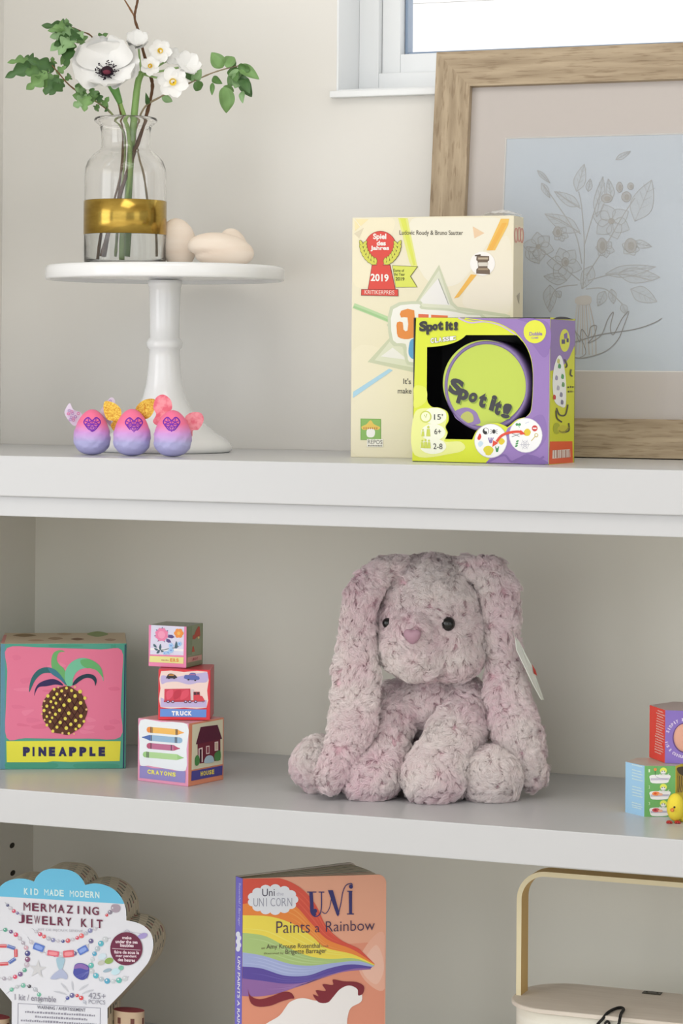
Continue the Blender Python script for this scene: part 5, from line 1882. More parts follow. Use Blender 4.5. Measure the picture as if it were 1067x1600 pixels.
m.ellipsoid(eg - nrm * .0005, Vector((-nrm.y, nrm.x, 0)) * 128 * k_, nrm * 40 * k_, UP * 160 * k_, 32, 20, rgb('#dba590', 1.1))
m.build('window_egg', MAT['attr_soft'], carton2)

ck = atZ(*rpx(672, 1492), Z2)
chick = empty('toy_chick', ck, 'small yellow toy chick with orange beak and red feet before the cartons', 'toy chick')
k_ = depth(ck) / F / 7.271


def cpt(x, y, dd=0):
    return atD(*rpx(x, y), depth(ck) - dd)


MAT['chick'] = material('yellow_flocking', '#f6e04a', 0.75, spec=0.2)
noise_bump(MAT['chick'], 900, .4, .0006)
m = MB()
m.ellipsoid(cpt(692, 1318), RT * 100 * k_, FW * 110 * k_, UP * 160 * k_, 32, 20)
m.ellipsoid(cpt(790, 1390, -.006), RT * 92 * k_, FW * 100 * k_, UP * 100 * k_, 28, 16)
bo = m.build('chick_body', MAT['chick'], chick)
md = bo.modifiers.new('blend', 'REMESH')
md.mode, md.voxel_size = 'VOXEL', .0009
md = bo.modifiers.new('soft', 'SMOOTH')
md.iterations = 6
m = MB()
m.ellipsoid(cpt(656, 1352, .0135), RT * 24 * k_, FW * 40 * k_, UP * 20 * k_, 16, 10)
m.ellipsoid(cpt(660, 1336, .0138), RT * 18 * k_, FW * 30 * k_, UP * 10 * k_, 16, 10)
m.build('beak', material('orange_beak', '#ee8f3c', .5), chick)
m = MB()
m.ellipsoid(cpt(681, 1318, .0146), RT * 13 * k_, FW * 8 * k_, UP * 12 * k_, 14, 8)
m.build('eye', MAT['black'], chick)
for dx in (-42, 52):
    m = MB()
    fo = cpt(662 + dx, 1488, .004)
    for a in (-.7, 0, .7):
        d = (-FW * math.cos(a) + RT * math.sin(a))
        m.tube([Vector((fo.x, fo.y, Z2 + .0012)), Vector((fo.x, fo.y, Z2 + .0010)) + d * 46 * k_], [.0013, .0009], 8)
    m.ellipsoid(Vector((fo.x, fo.y, Z2 + .0014)), RT * 34 * k_, FW * 30 * k_, UP * .0013, 14, 8)
    m.build('foot', material('red_feet', '#b8302c', .5), chick)

# ------------------------------------------------------------------ jewellery kit in a shell shaped box
KC = (0, 1310, 3.811)


def kpx(x, y):
    return (x / 3.811, 1310 + y / 3.811)


th = math.radians(6)
kex, key = Vector((math.cos(th), math.sin(th), 0)), Vector((-math.sin(th), math.cos(th), 0))
K0 = atY(*kpx(355, 1100), .115)
right = [(355, 182), (410, 188), (455, 208), (490, 243), (507, 277), (560, 268), (620, 276), (680, 305), (722, 352), (748, 415), (752, 488), (810, 500), (862, 525), (898, 565), (912, 620), (905, 680), (880, 742), (820, 815), (740, 905), (672, 975), (640, 1010)]


def mir(p):
    return (710 - p[0], p[1] - .066 * 2 * (p[0] - 355))


def smooth_lobes(pts):
    segs, cur = [], [pts[0]]
    out = []
    cusps = {(507, 277), (752, 488), (640, 1010)}
    for p in pts[1:]:
        cur.append(p)
        if p in cusps:
            out += crom(cur, 5)[:-1]
            cur = [p]
    out.append(pts[-1])
    return out


rs = smooth_lobes(right)
ls = [mir(p) for p in rs][::-1]
kz = hit(*kpx(355, 1100), K0, -key).z
k_ = depth(K0) / F / 3.811
drop = (kz - Z3) / k_ - 2
outline = ls[:-1] + rs + [(640, 1100 + drop + 18), (70, 1100 + drop - 18)]
A = [hit(*kpx(*p), K0, -key) for p in outline]
low = min(p.z for p in A)
for p in A:
    if p.z < Z3 + .012:
        p.z = Z3 + .0003
kit = empty('jewelry_kit', Vector((K0.x, K0.y, Z3)), 'shell-shaped white and blue craft kit box with bead necklaces printed on it', 'craft kit')
m = MB()
ND, DP = 10, .040
# patterned sides: beige board with rows of dark and red flecks, in gentle ridges
dense = []
n_ = len(A)
for i in range(n_):
    a, b = A[i], A[(i + 1) % n_]
    q = max(1, int((b - a).length / .0028))
    dense += [a + (b - a) * (t / q) for t in range(q)]
cen_ = sum(A, Vector()) / n_
rings = []
for j in range(ND + 1):
    ins = .0006 if j % 2 else 0.0
    rings.append([p + key * (DP * j / ND) + (cen_ - p).normalized() * ins for p in dense])
nd = len(dense)
rr = random.Random(12)
for j in range(ND):
    for i in range(nd):
        run = (i + (j * 5) % 9) % 8
        colr = '#cfc4ac'
        if j % 2 == 0 and run < 4:
            colr = '#454b3e' if (i // 8 + j) % 4 else '#8c3a3a'
        elif j % 2 == 1:
            colr = '#b9ae96'
        m.add([rings[j][i], rings[j][(i + 1) % nd], rings[j + 1][(i + 1) % nd], rings[j + 1][i]], [(0, 3, 2, 1)], rgb(colr, 1.1))
tri = tessellate_polygon([[p + key * DP for p in A]])
m.add([p + key * DP for p in A], [tuple(t) for t in tri], rgb('#b9ad95', 1.1))
c = Canvas(m, K0, -key, KC, 1.1)
c.L = 0
tri = tessellate_polygon([A])
m.add(A, [t if (A[t[1]] - A[t[0]]).cross(A[t[2]] - A[t[0]]).dot(-key) > 0 else tuple(reversed(t)) for t in tri], rgb('#e2e3ea', 1.08))
# blue cap
cap = [p for p in ls[:-1] + rs if p[1] < 352 + .052 * p[0]]
c.poly(cap[:] + [(735, 390), (-25, 344)], '#68bfe2', 1)


def beads(path, cols, r, L=5, seed=0, n=10, gap=2.1):
    P = crom(path, 12)
    rr = random.Random(seed)
    acc, last = 0, P[0]
    k = 0
    c.stroke(P, 2, '#9a98a6', L - 1, smooth=False)
    for p in P:
        acc += math.dist(p, last)
        last = p
        if acc > r * gap:
            acc = 0
            q = cols[k % len(cols)]
            k += 1
            rr_ = r * rr.uniform(.75, 1.15)
            c.ell(p[0], p[1], rr_, rr_, q, L, n=n)
            c.ell(p[0] - rr_ * .25, p[1] - rr_ * .3, rr_ * .32, rr_ * .32, '#e4e6f0', L + 1, n=7)


MIX = ['#4a4a7c', '#c8c4cc', '#d4506a', '#7a6a9c', '#b8b8c4', '#e0707c', '#56588c', '#d8d0d4']
beads([(30, 380), (60, 412), (95, 440), (130, 452)], MIX, 11, seed=1)
beads([(690, 395), (665, 430), (630, 462)], ['#a89aa8', '#8c8494', '#d84a54'], 12, seed=2)
c.blob([(662, 420), (668, 395), (700, 392), (718, 410), (708, 436), (680, 440)], '#a99aa8', 5)
beads([(190, 535), (240, 570), (300, 600), (370, 612), (440, 600), (500, 572), (545, 545), (590, 530)], ['#c8c4cc', '#d8506a', '#e26a6c', '#b8b8c4', '#8a8cb4', '#c8c4cc', '#4c5490', '#d4646c'], 13, seed=3)
beads([(0, 548), (40, 545), (92, 570), (130, 610), (160, 660), (165, 720), (150, 780), (110, 815), (50, 835), (0, 830)], ['#5ea890', '#7a5c8c', '#d84a6a', '#c4c0c8', '#b0a8b4', '#d0a8b4', '#4c4c88', '#8c5a7c', '#c4b8c4'], 15, seed=4)
for q, w in (([(0, 640), (40, 640)], '#d4545c'), ([(45, 640), (90, 655)], '#5870b4'), ([(95, 660), (96, 705)], '#d4545c'), ([(92, 715), (55, 740)], '#5870b4'), ([(50, 745), (0, 748)], '#d4545c')):
    c.stroke(q, 20, w, 5, smooth=False)
    c.stroke([(q[0][0], q[0][1] - 4), (q[1][0], q[1][1] - 4)], 4, '#e8b0b4' if w == '#d4545c' else '#a8b4dc', 6, smooth=False)
beads([(165, 585), (185, 615), (215, 645), (270, 680), (340, 692), (420, 690), (470, 675), (520, 640), (550, 600)], ['#c8c4cc', '#6c6490', '#c8c4cc'], 13, seed=5, gap=3)
for x, y, w, h, rot, q in ((232, 648, 32, 20, .35, '#5878c8'), (318, 684, 34, 16, .15, '#e0687c'), (410, 686, 32, 20, -.1, '#dc6470'), (495, 664, 30, 20, -.5, '#5878c8')):
    c.blob([(x + math.cos(rot) * dx * w - math.sin(rot) * dy * h, y + math.sin(rot) * dx * w + math.cos(rot) * dy * h) for dx, dy in ((-1, -.7), (-.8, -1), (.8, -1), (1, -.7), (1, .7), (.8, 1), (-.8, 1), (-1, .7))], q, 7, 2)
    c.blob([(x + math.cos(rot) * dx * w * .65 - math.sin(rot) * dy * h * .5, y + math.sin(rot) * dx * w * .65 + math.cos(rot) * dy * h * .5) for dx, dy in ((-1, -1), (1, -1), (1, 1), (-1, 1))], '#8aa4e4' if q == '#5878c8' else '#f0949c', 8, 2)
# charms: mermaid tail, starfish, shell
c.blob([(340, 712), (385, 714), (378, 760), (364, 790), (350, 775), (340, 745)], '#a4c4d4', 6)
c.blob([(358, 780), (372, 778), (402, 812), (398, 838), (366, 830), (335, 838), (302, 834), (322, 806)], '#b0b8d4', 6)
c.poly([(225 + (56 if k % 2 == 0 else 20) * math.sin(math.pi * k / 5 + .1), 778 - (60 if k % 2 == 0 else 20) * math.cos(math.pi * k / 5 + .1)) for k in range(10)], '#cfcfd2', 6)
c.blob([(440, 780), (448, 752), (470, 742), (500, 745), (528, 762), (532, 795), (520, 828), (490, 842), (456, 828), (438, 805)], '#4a50a4', 6)
c.blob([(442, 775), (455, 750), (490, 746), (525, 765), (522, 782), (480, 772)], '#8c6ab0', 7)
for k in range(6):
    c.stroke([(530, 790), (520 - 14 * k, 836 - 3 * k * k % 20)], 1.6, '#7a80c4', 8, smooth=False)
beads([(660, 592), (620, 605), (585, 650), (562, 690), (548, 735), (545, 785), (590, 830), (650, 850), (720, 842), (770, 822)], ['#c8ccd0', '#5cb4c4', '#b4c0c8', '#58a8c8', '#c8d0d4', '#62b8b0'], 16, seed=6)
for x, y, rx, ry, q in ((610, 702, 26, 18, '#cfe0ea'), (650, 728, 26, 18, '#8fae5c'), (604, 740, 22, 14, '#c4c4bc'), (640, 785, 26, 10, '#9cb4c4'), (690, 792, 28, 20, '#c4e2ec'), (722, 770, 16, 14, '#7cc0a8'), (850, 580, 30, 16, '#a89ad0')):
    c.ell(x, y, rx, ry, q, 6, rot=-.3, n=14)
c.stroke([(735, 552), (780, 556), (870, 572)], 2, '#b4b0bc', 4)
c.ring(758, 556, 14, 12, 3, '#b8b4c4', 5, 12)
beads([(40, 925), (70, 900), (110, 880), (160, 876), (205, 895), (232, 925), (240, 985)], ['#6cb89c', '#c0c4c8', '#74b8a4', '#44444c', '#b8bcc4'], 14, seed=7, gap=2.6)
beads([(385, 975), (405, 948), (435, 933), (468, 938), (495, 960), (515, 990)], ['#4c54a0', '#6a6898', '#d8484c', '#d84a50', '#b8bcc8', '#8fc0d0'], 13, seed=8, gap=2.2)
for a, b in (((400, 930), (320, 910)), ((410, 915), (362, 860)), ((436, 905), (428, 848)), ((470, 905), (528, 868)), ((490, 925), (560, 900))):
    c.stroke([a, ((a[0] + b[0]) / 2, (a[1] + b[1]) / 2 - 2), b], 11, '#c6c8d0', 4, taper=True)
# lettering
for k, ch in enumerate('KID MADE MODERN'):
    if ch != ' ':
        x = 143 + 30.3 * k
        w_ = 25 if ch != 'I' else 8
        x += 8 if ch == 'I' else 0
        c.text(ch, x, 333 + .05 * (x - 143), x + w_, 334 + .05 * (x - 117), 38, '#d5edf5', .0 if ch in 'MW' else .03, L=2)
for s, x0, y0, st, w_, h in (('MERMAZING', 142, 428, 51, 40, 48), ('JEWELRY KIT', 112, 502, 46.5, 36, 50)):
    for k, ch in enumerate(s):
        if ch == ' ':
            continue
        x = x0 + st * k
        ww = w_ * (.24 if ch == 'I' else 1)
        c.text(ch, x + (w_ - ww) / 2, y0 + .064 * (x - x0), x + (w_ + ww) / 2, y0 + .064 * (x + ww - x0), h, '#6d2342', .0 if ch in 'MW' else .02, L=9)
c.text('KIT DE BIJOUX SIRENE', 228, 552, 495, 562, 18, '#b3b1ba', .0, L=9)
c.ell(754, 656, 96, 99, '#6b1f40', 9, n=40)
c.text('make', 730, 598, 785, 600, 18, '#e6d4dc', .03, L=10)
c.text('under the sea', 690, 622, 822, 626, 20, '#e6d4dc', .03, L=10)
c.text('baubles', 718, 644, 798, 647, 20, '#e6d4dc', .03, L=10)
c.stroke([(670, 654), (838, 664)], 2.5, '#e6d4dc', 10, smooth=False)
for s, x0, x1, y in (('faire de sous la', 682, 830, 684), ('mer pendant', 692, 815, 708), ('des heures', 704, 806, 730)):
    c.text(s, x0, y, x1, y + 5, 20, '#e6d4dc', .03, L=10)
c.text('1 kit / ensemble', 90, 960, 335, 975, 36, '#7e7a8a', .0, L=9)
c.text('425+', 528, 952, 630, 957, 36, '#8b8b98', .0, L=9)
c.text('PC/PCS', 530, 982, 628, 988, 24, '#8b8b98', .0, L=9)
for a, b in (((108, 982), (598, 1010)), ((598, 1010), (594, 1250)), ((594, 1250), (106, 1224)), ((106, 1224), (108, 982))):
    c.stroke([a, b], 3, '#8d8c9c', 3, smooth=False)
c.text('WARNING / AVERTISSEMENT', 222, 1014, 510, 1032, 20, '#6f6e7c', .01, L=3)
for k, (x0, x1) in enumerate(((150, 565), (210, 520), (125, 575), (150, 520), (180, 540), (140, 560), (130, 570), (200, 480))):
    c.squiggle(x0, 1036 + 26 * k + .055 * (x0 - 120), x1, 1036 + 26 * k + .055 * (x1 - 120), 13, '#92919e', 3)
m.build('kit_box', MAT['print'], kit)
for x, y, r in ((768, 1022, 98), (-48, 1062, 116)):
    q = hit(*kpx(x, y), K0 + key * .020, -key)
    m = MB()
    zt2 = q.z
    R2 = r * k_
    N, J = 48, 10
    for j in range(J):
        for i in range(N):
            a0, a1 = 2 * math.pi * i / N, 2 * math.pi * (i + 1) / N
            z0, z1 = Z3 + .0003 + (zt2 - Z3) * j / J, Z3 + .0003 + (zt2 - Z3) * (j + 1) / J
            colr = '#c3ab90' if (i + 3 * j) % 7 > 1 or j % 2 else '#6a4038'
            m.add([(q.x + R2 * math.cos(a0), q.y + R2 * math.sin(a0) * .62, z0), (q.x + R2 * math.cos(a1), q.y + R2 * math.sin(a1) * .62, z0),
                   (q.x + R2 * math.cos(a1), q.y + R2 * math.sin(a1) * .62, z1), (q.x + R2 * math.cos(a0), q.y + R2 * math.sin(a0) * .62, z1)], [(0, 1, 2, 3)], rgb(colr, 1.1))
    m.add([(q.x + R2 * math.cos(2 * math.pi * i / N), q.y + R2 * math.sin(2 * math.pi * i / N) * .62, zt2 + .0003) for i in range(N)], [tuple(range(N))], rgb('#8c3a42', 1.1))
    m.build('base_lobe', MAT['matte_print'], kit)

# ------------------------------------------------------------------ board book standing slightly open
BC = (340, 1330, 3.557)


def bkp(x, y):
    return (340 + x / 3.557, 1330 + y / 3.557)


th = math.radians(32)
bex, bey = Vector((math.cos(th), math.sin(th), 0)), Vector((-math.sin(th), math.cos(th), 0))
B0 = atY(*bkp(140, 152), .085)
ZT = B0.z
HB = ZT - Z3 - .0003
B0 = Vector((B0.x, B0.y, Z3 + .0003))
WB = (hit(*bkp(937, 180), B0, -bey) - B0).dot(bex)
S1 = atZ(*bkp(105, 140), ZT)
S1.z = B0.z
bk = atZ(*bkp(757, 60), ZT)
bdir = Vector((bk.x - S1.x, bk.y - S1.y, 0))
th_b = math.atan2(bdir.y, bdir.x)
book = empty('board_book', B0 + bex * WB * .4, 'rainbow covered board book standing slightly open beside the craft kit', 'book')


def board(mb, o, ang, w, h, t, colors, rnd=.009, z0=0.0):
    d = Vector((math.cos(ang), math.sin(ang), 0))
    n = Vector((d.y, -d.x, 0))
    pts = [(0, 0), (w - rnd, 0)] + [(w - rnd + rnd * math.sin(a), rnd - rnd * math.cos(a)) for a in (math.pi / 2 * k / 6 for k in range(7))] + \
          [(w - rnd + rnd * math.cos(a), h - rnd + rnd * math.sin(a)) for a in (math.pi / 2 * k / 6 for k in range(7))] + [(0, h)]
    Fr = [o + d * x + UP * (z + z0) for x, z in pts]
    Bk_ = [p - n * t for p in Fr]
    k = len(Fr)
    mb.add(Fr, [tuple(range(k))], colors[0])
    mb.add(Bk_, [tuple(range(k - 1, -1, -1))], colors[1])
    for i in range(k):
        j = (i + 1) % k
        mb.add([Fr[i], Bk_[i], Bk_[j], Fr[j]], [(0, 1, 2, 3)], colors[2])
    return n


m = MB()
n = board(m, B0, th, WB, HB, .0022, (rgb('#dea287', 1.12), rgb('#e8dcd0', 1.2), rgb('#d9b49c', 1.2)))
c = Canvas(m, B0, n, BC, 1.12)
hb = 152 + HB / (depth(B0) / F / 3.557) * 1.0
c.clip = [(140, 153), (931, 140), (925, hb - 20), (132, hb)]
c.poly([(132, 560), (930, 500), (930, hb), (130, hb)], '#d98f75', 1)
c.blob([(780, 620), (860, 480), (930, 470), (930, 760), (830, 730)], '#e2ab94', 2)
c.blob([(800, 650), (880, 520), (925, 640), (880, 740)], '#e6b9a6', 3)
B_ = [[(128, 152), (320, 146), (450, 196), (540, 290), (600, 410), (680, 490), (790, 545), (873, 622)],
      [(128, 295), (300, 272), (420, 296), (520, 400), (610, 490), (750, 546), (872, 626)],
      [(128, 355), (290, 362), (420, 404), (520, 470), (600, 535), (750, 572), (871, 630)],
      [(128, 452), (260, 470), (380, 530), (500, 580), (620, 598), (760, 595), (870, 633)],
      [(128, 560), (250, 580), (400, 625), (520, 635), (650, 620), (780, 610), (868, 637)],
      [(128, 640), (240, 650), (370, 690), (500, 690), (620, 650), (740, 628), (860, 642)],
      [(128, 705), (250, 720), (380, 736), (500, 725), (640, 680), (760, 652), (850, 650)],
      [(128, 803), (230, 806), (330, 790), (450, 750), (560, 710), (700, 670), (850, 656)]]
for k, q in enumerate(('#d0503f', '#e3853c', '#e8d552', '#a7c27c', '#9fabd6', '#58489a', '#8c64a0')):
    a, b = crom(B_[k], 7), crom(B_[k + 1], 7)
    n1 = min(len(a), len(b))
    for i in range(n1 - 1):
        c.poly([a[i], a[i + 1], b[i + 1], b[i]], q, 4)
    # brushed streaks within each band
    rr = random.Random(k)
    lighter = ('#d9604a', '#e8984e', '#ecdd6a', '#b4cc8c', '#b0badf', '#6557a6', '#9a74ac')[k]
    for t in (.25, .5, .75):
        s0 = rr.randrange(0, n1 // 3)
        pts = [(a[i][0] * (1 - t) + b[i][0] * t, a[i][1] * (1 - t) + b[i][1] * t) for i in range(s0, min(n1 - 4, s0 + n1 // 2))]
        c.stroke(pts, 7, lighter, 5, smooth=False, taper=True)
cl = []
for k in range(13):
    a = 2 * math.pi * k / 13
    cl.append((306 + 112 * math.cos(a), 268 + 62 * math.sin(a)))
for x, y in cl:
    c.ell(x, y, 30, 24, '#dcdfe6', 6, n=16)
c.ell(306, 268, 118, 66, '#dcdfe6', 7, n=30)
c.text('Uni', 247, 250, 316, 248, 42, '#4d4a5c', .0, L=9)
c.text('the', 326, 246, 366, 245, 20, '#b5b6c4', .0, L=9)
for k, ch in enumerate('UNICORN'):
    x = 198 + 31.5 * k
    c.text(ch, x + (8 if ch == 'I' else 0), 308 - .01 * x, x + (12 if ch == 'I' else 26), 308 - .01 * x, 46, '#9a9cac', -.006, L=9)
NV = '#2d2a66'
# decorated title letters
c.poly([(508, 228), (528, 228), (534, 330), (548, 350), (538, 362), (516, 345)], NV, 7)
c.stroke([(515, 300), (518, 340), (540, 362), (566, 350), (576, 310), (576, 228)], 6, NV, 7)
c.rect(496, 224, 548, 229, NV, 7)
c.rect(560, 224, 592, 229, NV, 7)
c.ell(541, 331, 11, 12, NV, 8)
c.stroke([(578, 335), (600, 345), (622, 310), (634, 240), (640, 222)], 4, NV, 7)
c.poly([(612, 216), (640, 216), (676, 345), (668, 362), (660, 352)], NV, 7)
c.stroke([(668, 356), (684, 290), (694, 230), (712, 190), (740, 178), (748, 188)], 5, NV, 7)
c.ell(740, 196, 11, 12, NV, 8)
c.poly([(728, 222), (746, 222), (746, 348), (730, 348)], NV, 7)
c.rect(720, 219, 748, 225, NV, 8)
c.rect(718, 345, 756, 351, NV, 8)
for s, x0, y0, x1, y1, h in (('Paints', 325, 455, 512, 452, 66), ('a', 540, 450, 566, 449, 34), ('Rainbow', 600, 447, 872, 438, 58)):
    c.text(s, x0, y0, x1, y1, h, '#47304e', -.006, L=8)
c.text('an', 242, 544, 262, 543, 9, '#6f6446', .0, L=8)
c.text('Amy Krouse Rosenthal', 270, 550, 568, 544, 34, '#574c3c', .006, L=8)
c.text('book', 576, 532, 616, 531, 12, '#8a6a4c', .0, L=8)
c.text('illustrated by', 256, 576, 366, 573, 14, '#6a6444', .0, L=8)
c.text('Brigette Barrager', 376, 579, 604, 572, 34, '#574c3c', .006, L=8)
# plain pale cloud and dark red ribbons in the lower half
c.blob([(405, 835), (470, 815), (560, 830), (640, 800), (700, 740), (745, 728), (790, 760), (800, 830), (740, 870), (720, 930), (700, 1060), (520, 1100), (330, 1050), (250, 980), (340, 915), (375, 870)], '#eae6e4', 6)
c.poly(crom([(168, 762), (180, 800), (230, 822), (300, 805), (360, 782), (405, 785), (425, 815), (400, 820), (350, 835), (290, 858), (220, 862), (180, 835)], 4, True), '#7c2430', 7)
c.poly(crom([(528, 795), (560, 805), (545, 772), (600, 775), (582, 738), (640, 742), (640, 712), (700, 722), (770, 726), (812, 750), (806, 790), (780, 800), (775, 765), (730, 745), (680, 765), (640, 810), (610, 840), (560, 838)], 4, True), '#7c2430', 7)
m.build('front_cover', MAT['print'], book)
m = MB()
rr = random.Random(7)
edge_cols = ['#7d7456', '#9a8c64', '#5c6848', '#a89a7a', '#6b5f48', '#b0a488', '#4e6a50', '#a8503c', '#c88a5c']
NP = 9
for k in range(NP):
    t = (k + 1) / (NP + 1)
    o = B0.lerp(S1, t)
    ang = th + (th_b - th) * (t ** .8)
    d = Vector((math.cos(ang), math.sin(ang), 0))
    board(m, o + d * .001, ang, WB - .003, HB - .002, .0019, (rgb('#d8cdb8'), rgb('#d8cdb8'), rgb(edge_cols[(NP - 1 - k) % 9], 1.1)), z0=.001)
m.build('pages', MAT['matte_print'], book)
m = MB()
board(m, S1, th_b, WB, HB, .0022, (rgb('#e8dcd0'), rgb('#b9806a'), rgb('#8f8664')))
m.build('back_cover', MAT['print'], book)
m = MB()
sd = (B0 - S1)
sd.z = 0
sl = sd.length
sd.normalize()
sn = Vector((sd.y, -sd.x, 0))
sp0 = S1 + sn * .0006
m.box(S1 - sn * .0008, sd * sl, sn * .0016, UP * HB, color=rgb('#6a62b8', 1.3))
c = Canvas(m, S1 + sn * .0009, sn, BC, 1.12)


def spine_text(s, y0, y1, q, bold):
    P, Fc = text_shape(s, bold, 0.0)

    def warp(u, v):
        yy = y0 + (y1 - y0) * u
        xx = 104 + 36 * (.30 + .42 * v) - .008 * (yy - 140)
        return (xx, yy + .32 * (xx - 104))
    c.text(s, 0, 0, 1, 1, 1, q, bold, L=1, warp=warp)


spine_text('Rosenthal / Barrager', 172, 412, '#c3bfe2', .0)
spine_text('UNI PAINTS A RAINBOW', 580, 1080, '#e6e4f2', .02)
for k in range(5):
    c.ell(116 + (4 if k % 2 else -2), 462 + 20 * k, 12, 16, '#dcdff0', 1, n=14)
m.build('spine', MAT['print'], book)

# ------------------------------------------------------------------ white wooden box with a bent wood handle
HC = (780, 1330, 3.718)


def hpx(x, y):
    return (780 + x / 3.718, 1330 + y / 3.718)


ZL = atY(*hpx(420, 850), .165).z
F1, F2, Bk1, Lf = atZ(*hpx(300, 925), ZL), atZ(*hpx(1000, 995), ZL), atZ(*hpx(450, 770), ZL), atZ(*hpx(86, 862), ZL)
hx_ = (F2 - F1)
hx_.z = 0
hx_.normalize()
hx_ = Vector((math.cos(-.02), math.sin(-.02), 0)) if abs(hx_.y) > .2 else hx_
hy_ = Vector((-hx_.y, hx_.x, 0))
dep = (Bk1 - F1).dot(hy_)
mid = atZ(*hpx(800, 885), ZL)
half = (mid - Lf).dot(hx_)
Lf = Lf - hx_ * .0065
half += .0065
cenb = Lf + hx_ * half
cenb = cenb + hy_ * ((F1 - cenb).dot(hy_) + dep / 2)
wb_ = empty('wooden_box', Vector((cenb.x, cenb.y, Z3)), 'white lidded wooden box with a tall bent wood handle on the bottom shelf', 'wooden box')
print('BOX', round(dep, 3), round(half, 3), hx_, cenb, ZL)


def stadium(hl, hd, n=16, r=None):
    r = r or hd * .82
    P = []
    for cx, cy, a0 in ((hl - r, hd - r, 0), (-hl + r, hd - r, math.pi / 2), (-hl + r, -hd + r, math.pi), (hl - r, -hd + r, 1.5 * math.pi)):
        P += [(cx + r * math.cos(a0 + math.pi / 2 * k / n), cy + r * math.sin(a0 + math.pi / 2 * k / n)) for k in range(n + 1)]
    return P


def prism(mb, P, z0, z1, bev=.0006):
    k = len(P)
    lv = [(1 - bev / .05, z0), (1, z0 + bev), (1, z1 - bev), (1 - bev / .05, z1)]
    V = []
    for s, z in lv:
        V += [cenb + hx_ * (x * s) + hy_ * (y * s) + UP * (z - cenb.z) for x, y in P]
    fs = [tuple(range(k - 1, -1, -1)), tuple(range(3 * k, 4 * k))]
    for j in range(3):
        fs += [(j * k + i, j * k + (i + 1) % k, (j + 1) * k + (i + 1) % k, (j + 1) * k + i) for i in range(k)]
    mb.add(V, fs)


MAT['box_white'] = material('whitewashed_ply', None, 0.6, spec=0.25)
noise_color(MAT['box_white'], '#e6e1d2', '#f1eee2', 14, (1, 1, 9), .3, .7)
MAT['box_lid'] = material('whitewashed_lid', None, 0.6, spec=0.25)
noise_color(MAT['box_lid'], '#ddd2c4', '#e6dccf', 14, (1, 9, 1), .3, .7)
MAT['bent'] = material('bent_wood', None, 0.5, spec=0.3)
noise_color(MAT['bent'], '#d9bd83', '#ead6a4', 18, (1, 1, 1), .3, .7)
m = MB()
prism(m, stadium(half, dep / 2), ZL - .0045, ZL)
lid_o = m.build('lid', MAT['box_lid'], wb_)
m = MB()
prism(m, stadium(half - .0045, dep / 2 - .0045), Z3 + .0003, ZL - .0046)
m.build('box_body', MAT['box_white'], wb_)
# handle: a strip bent into an arch over the long axis
xl = (hit(*hpx(118, 815), cenb, -hy_) - cenb).dot(hx_)
ztop = hit(*hpx(420, 118), cenb, -hy_).z
hr, ht, hw_ = .030, .0050, .024
path = [(xl, ZL)]
path += [(xl, ZL + (ztop - hr - ZL) * k / 6) for k in range(1, 7)]
path += [(xl + hr - hr * math.cos(a), ztop - hr + hr * math.sin(a)) for a in (math.pi / 2 * k / 12 for k in range(1, 13))]
xr = -xl
path += [(xr - hr + hr * math.sin(a), ztop - hr + hr * math.cos(a)) for a in (math.pi / 2 * k / 12 for k in range(0, 13))]
path += [(xr, ZL)]
m = MB()
V = []
k = len(path)
for i, (x, z) in enumerate(path):
    a, b = path[max(0, i - 1)], path[min(k - 1, i + 1)]
    l = math.dist(a, b)
    nx, nz = (b[1] - a[1]) / l, -(b[0] - a[0]) / l
    for s, y in ((0, -hw_ / 2), (0, hw_ / 2), (ht, hw_ / 2), (ht, -hw_ / 2)):
        V.append(cenb + hx_ * (x + nx * s) + hy_ * y + UP * (z + nz * s - cenb.z))
fs = [(3, 2, 1, 0), (4 * k - 4, 4 * k - 3, 4 * k - 2, 4 * k - 1)]
for i in range(k - 1):
    fs += [(4 * i + q, 4 * i + (q + 1) % 4, 4 * i + 4 + (q + 1) % 4, 4 * i + 4 + q) for q in (0, 2)]
edges = [(4 * i + q, 4 * i + (q + 1) % 4, 4 * i + 4 + (q + 1) % 4, 4 * i + 4 + q) for q in (1, 3) for i in range(k - 1)]
m.add(V, fs, rgb('#cfae72', 1.1))
m.add(V, edges, rgb('#e4d8b4', 1.1))
m.build('handle', MAT['attr_soft'], wb_, merge=1e-6)
m = MB()
hg = atZ(*hpx(888, 826), ZL)
m.box(hg - hx_ * .0095 - hy_ * .005 + UP * .0001, hx_ * .019, hy_ * .010, UP * .0009, bevel=.0003)
for s in (-1, 1):
    m.ellipsoid(hg + hx_ * .0055 * s + UP * .001, hx_ * .0013, hy_ * .0013, UP * .0006, 10, 6)
m.build('hinge', material('dark_bronze', '#3a352c', .4, metal=.8), lid_o)
m = MB()


def lidpt(x, y, up=.0016):
    q = atZ(*hpx(x, y), ZL)
    q.z += up
    return q


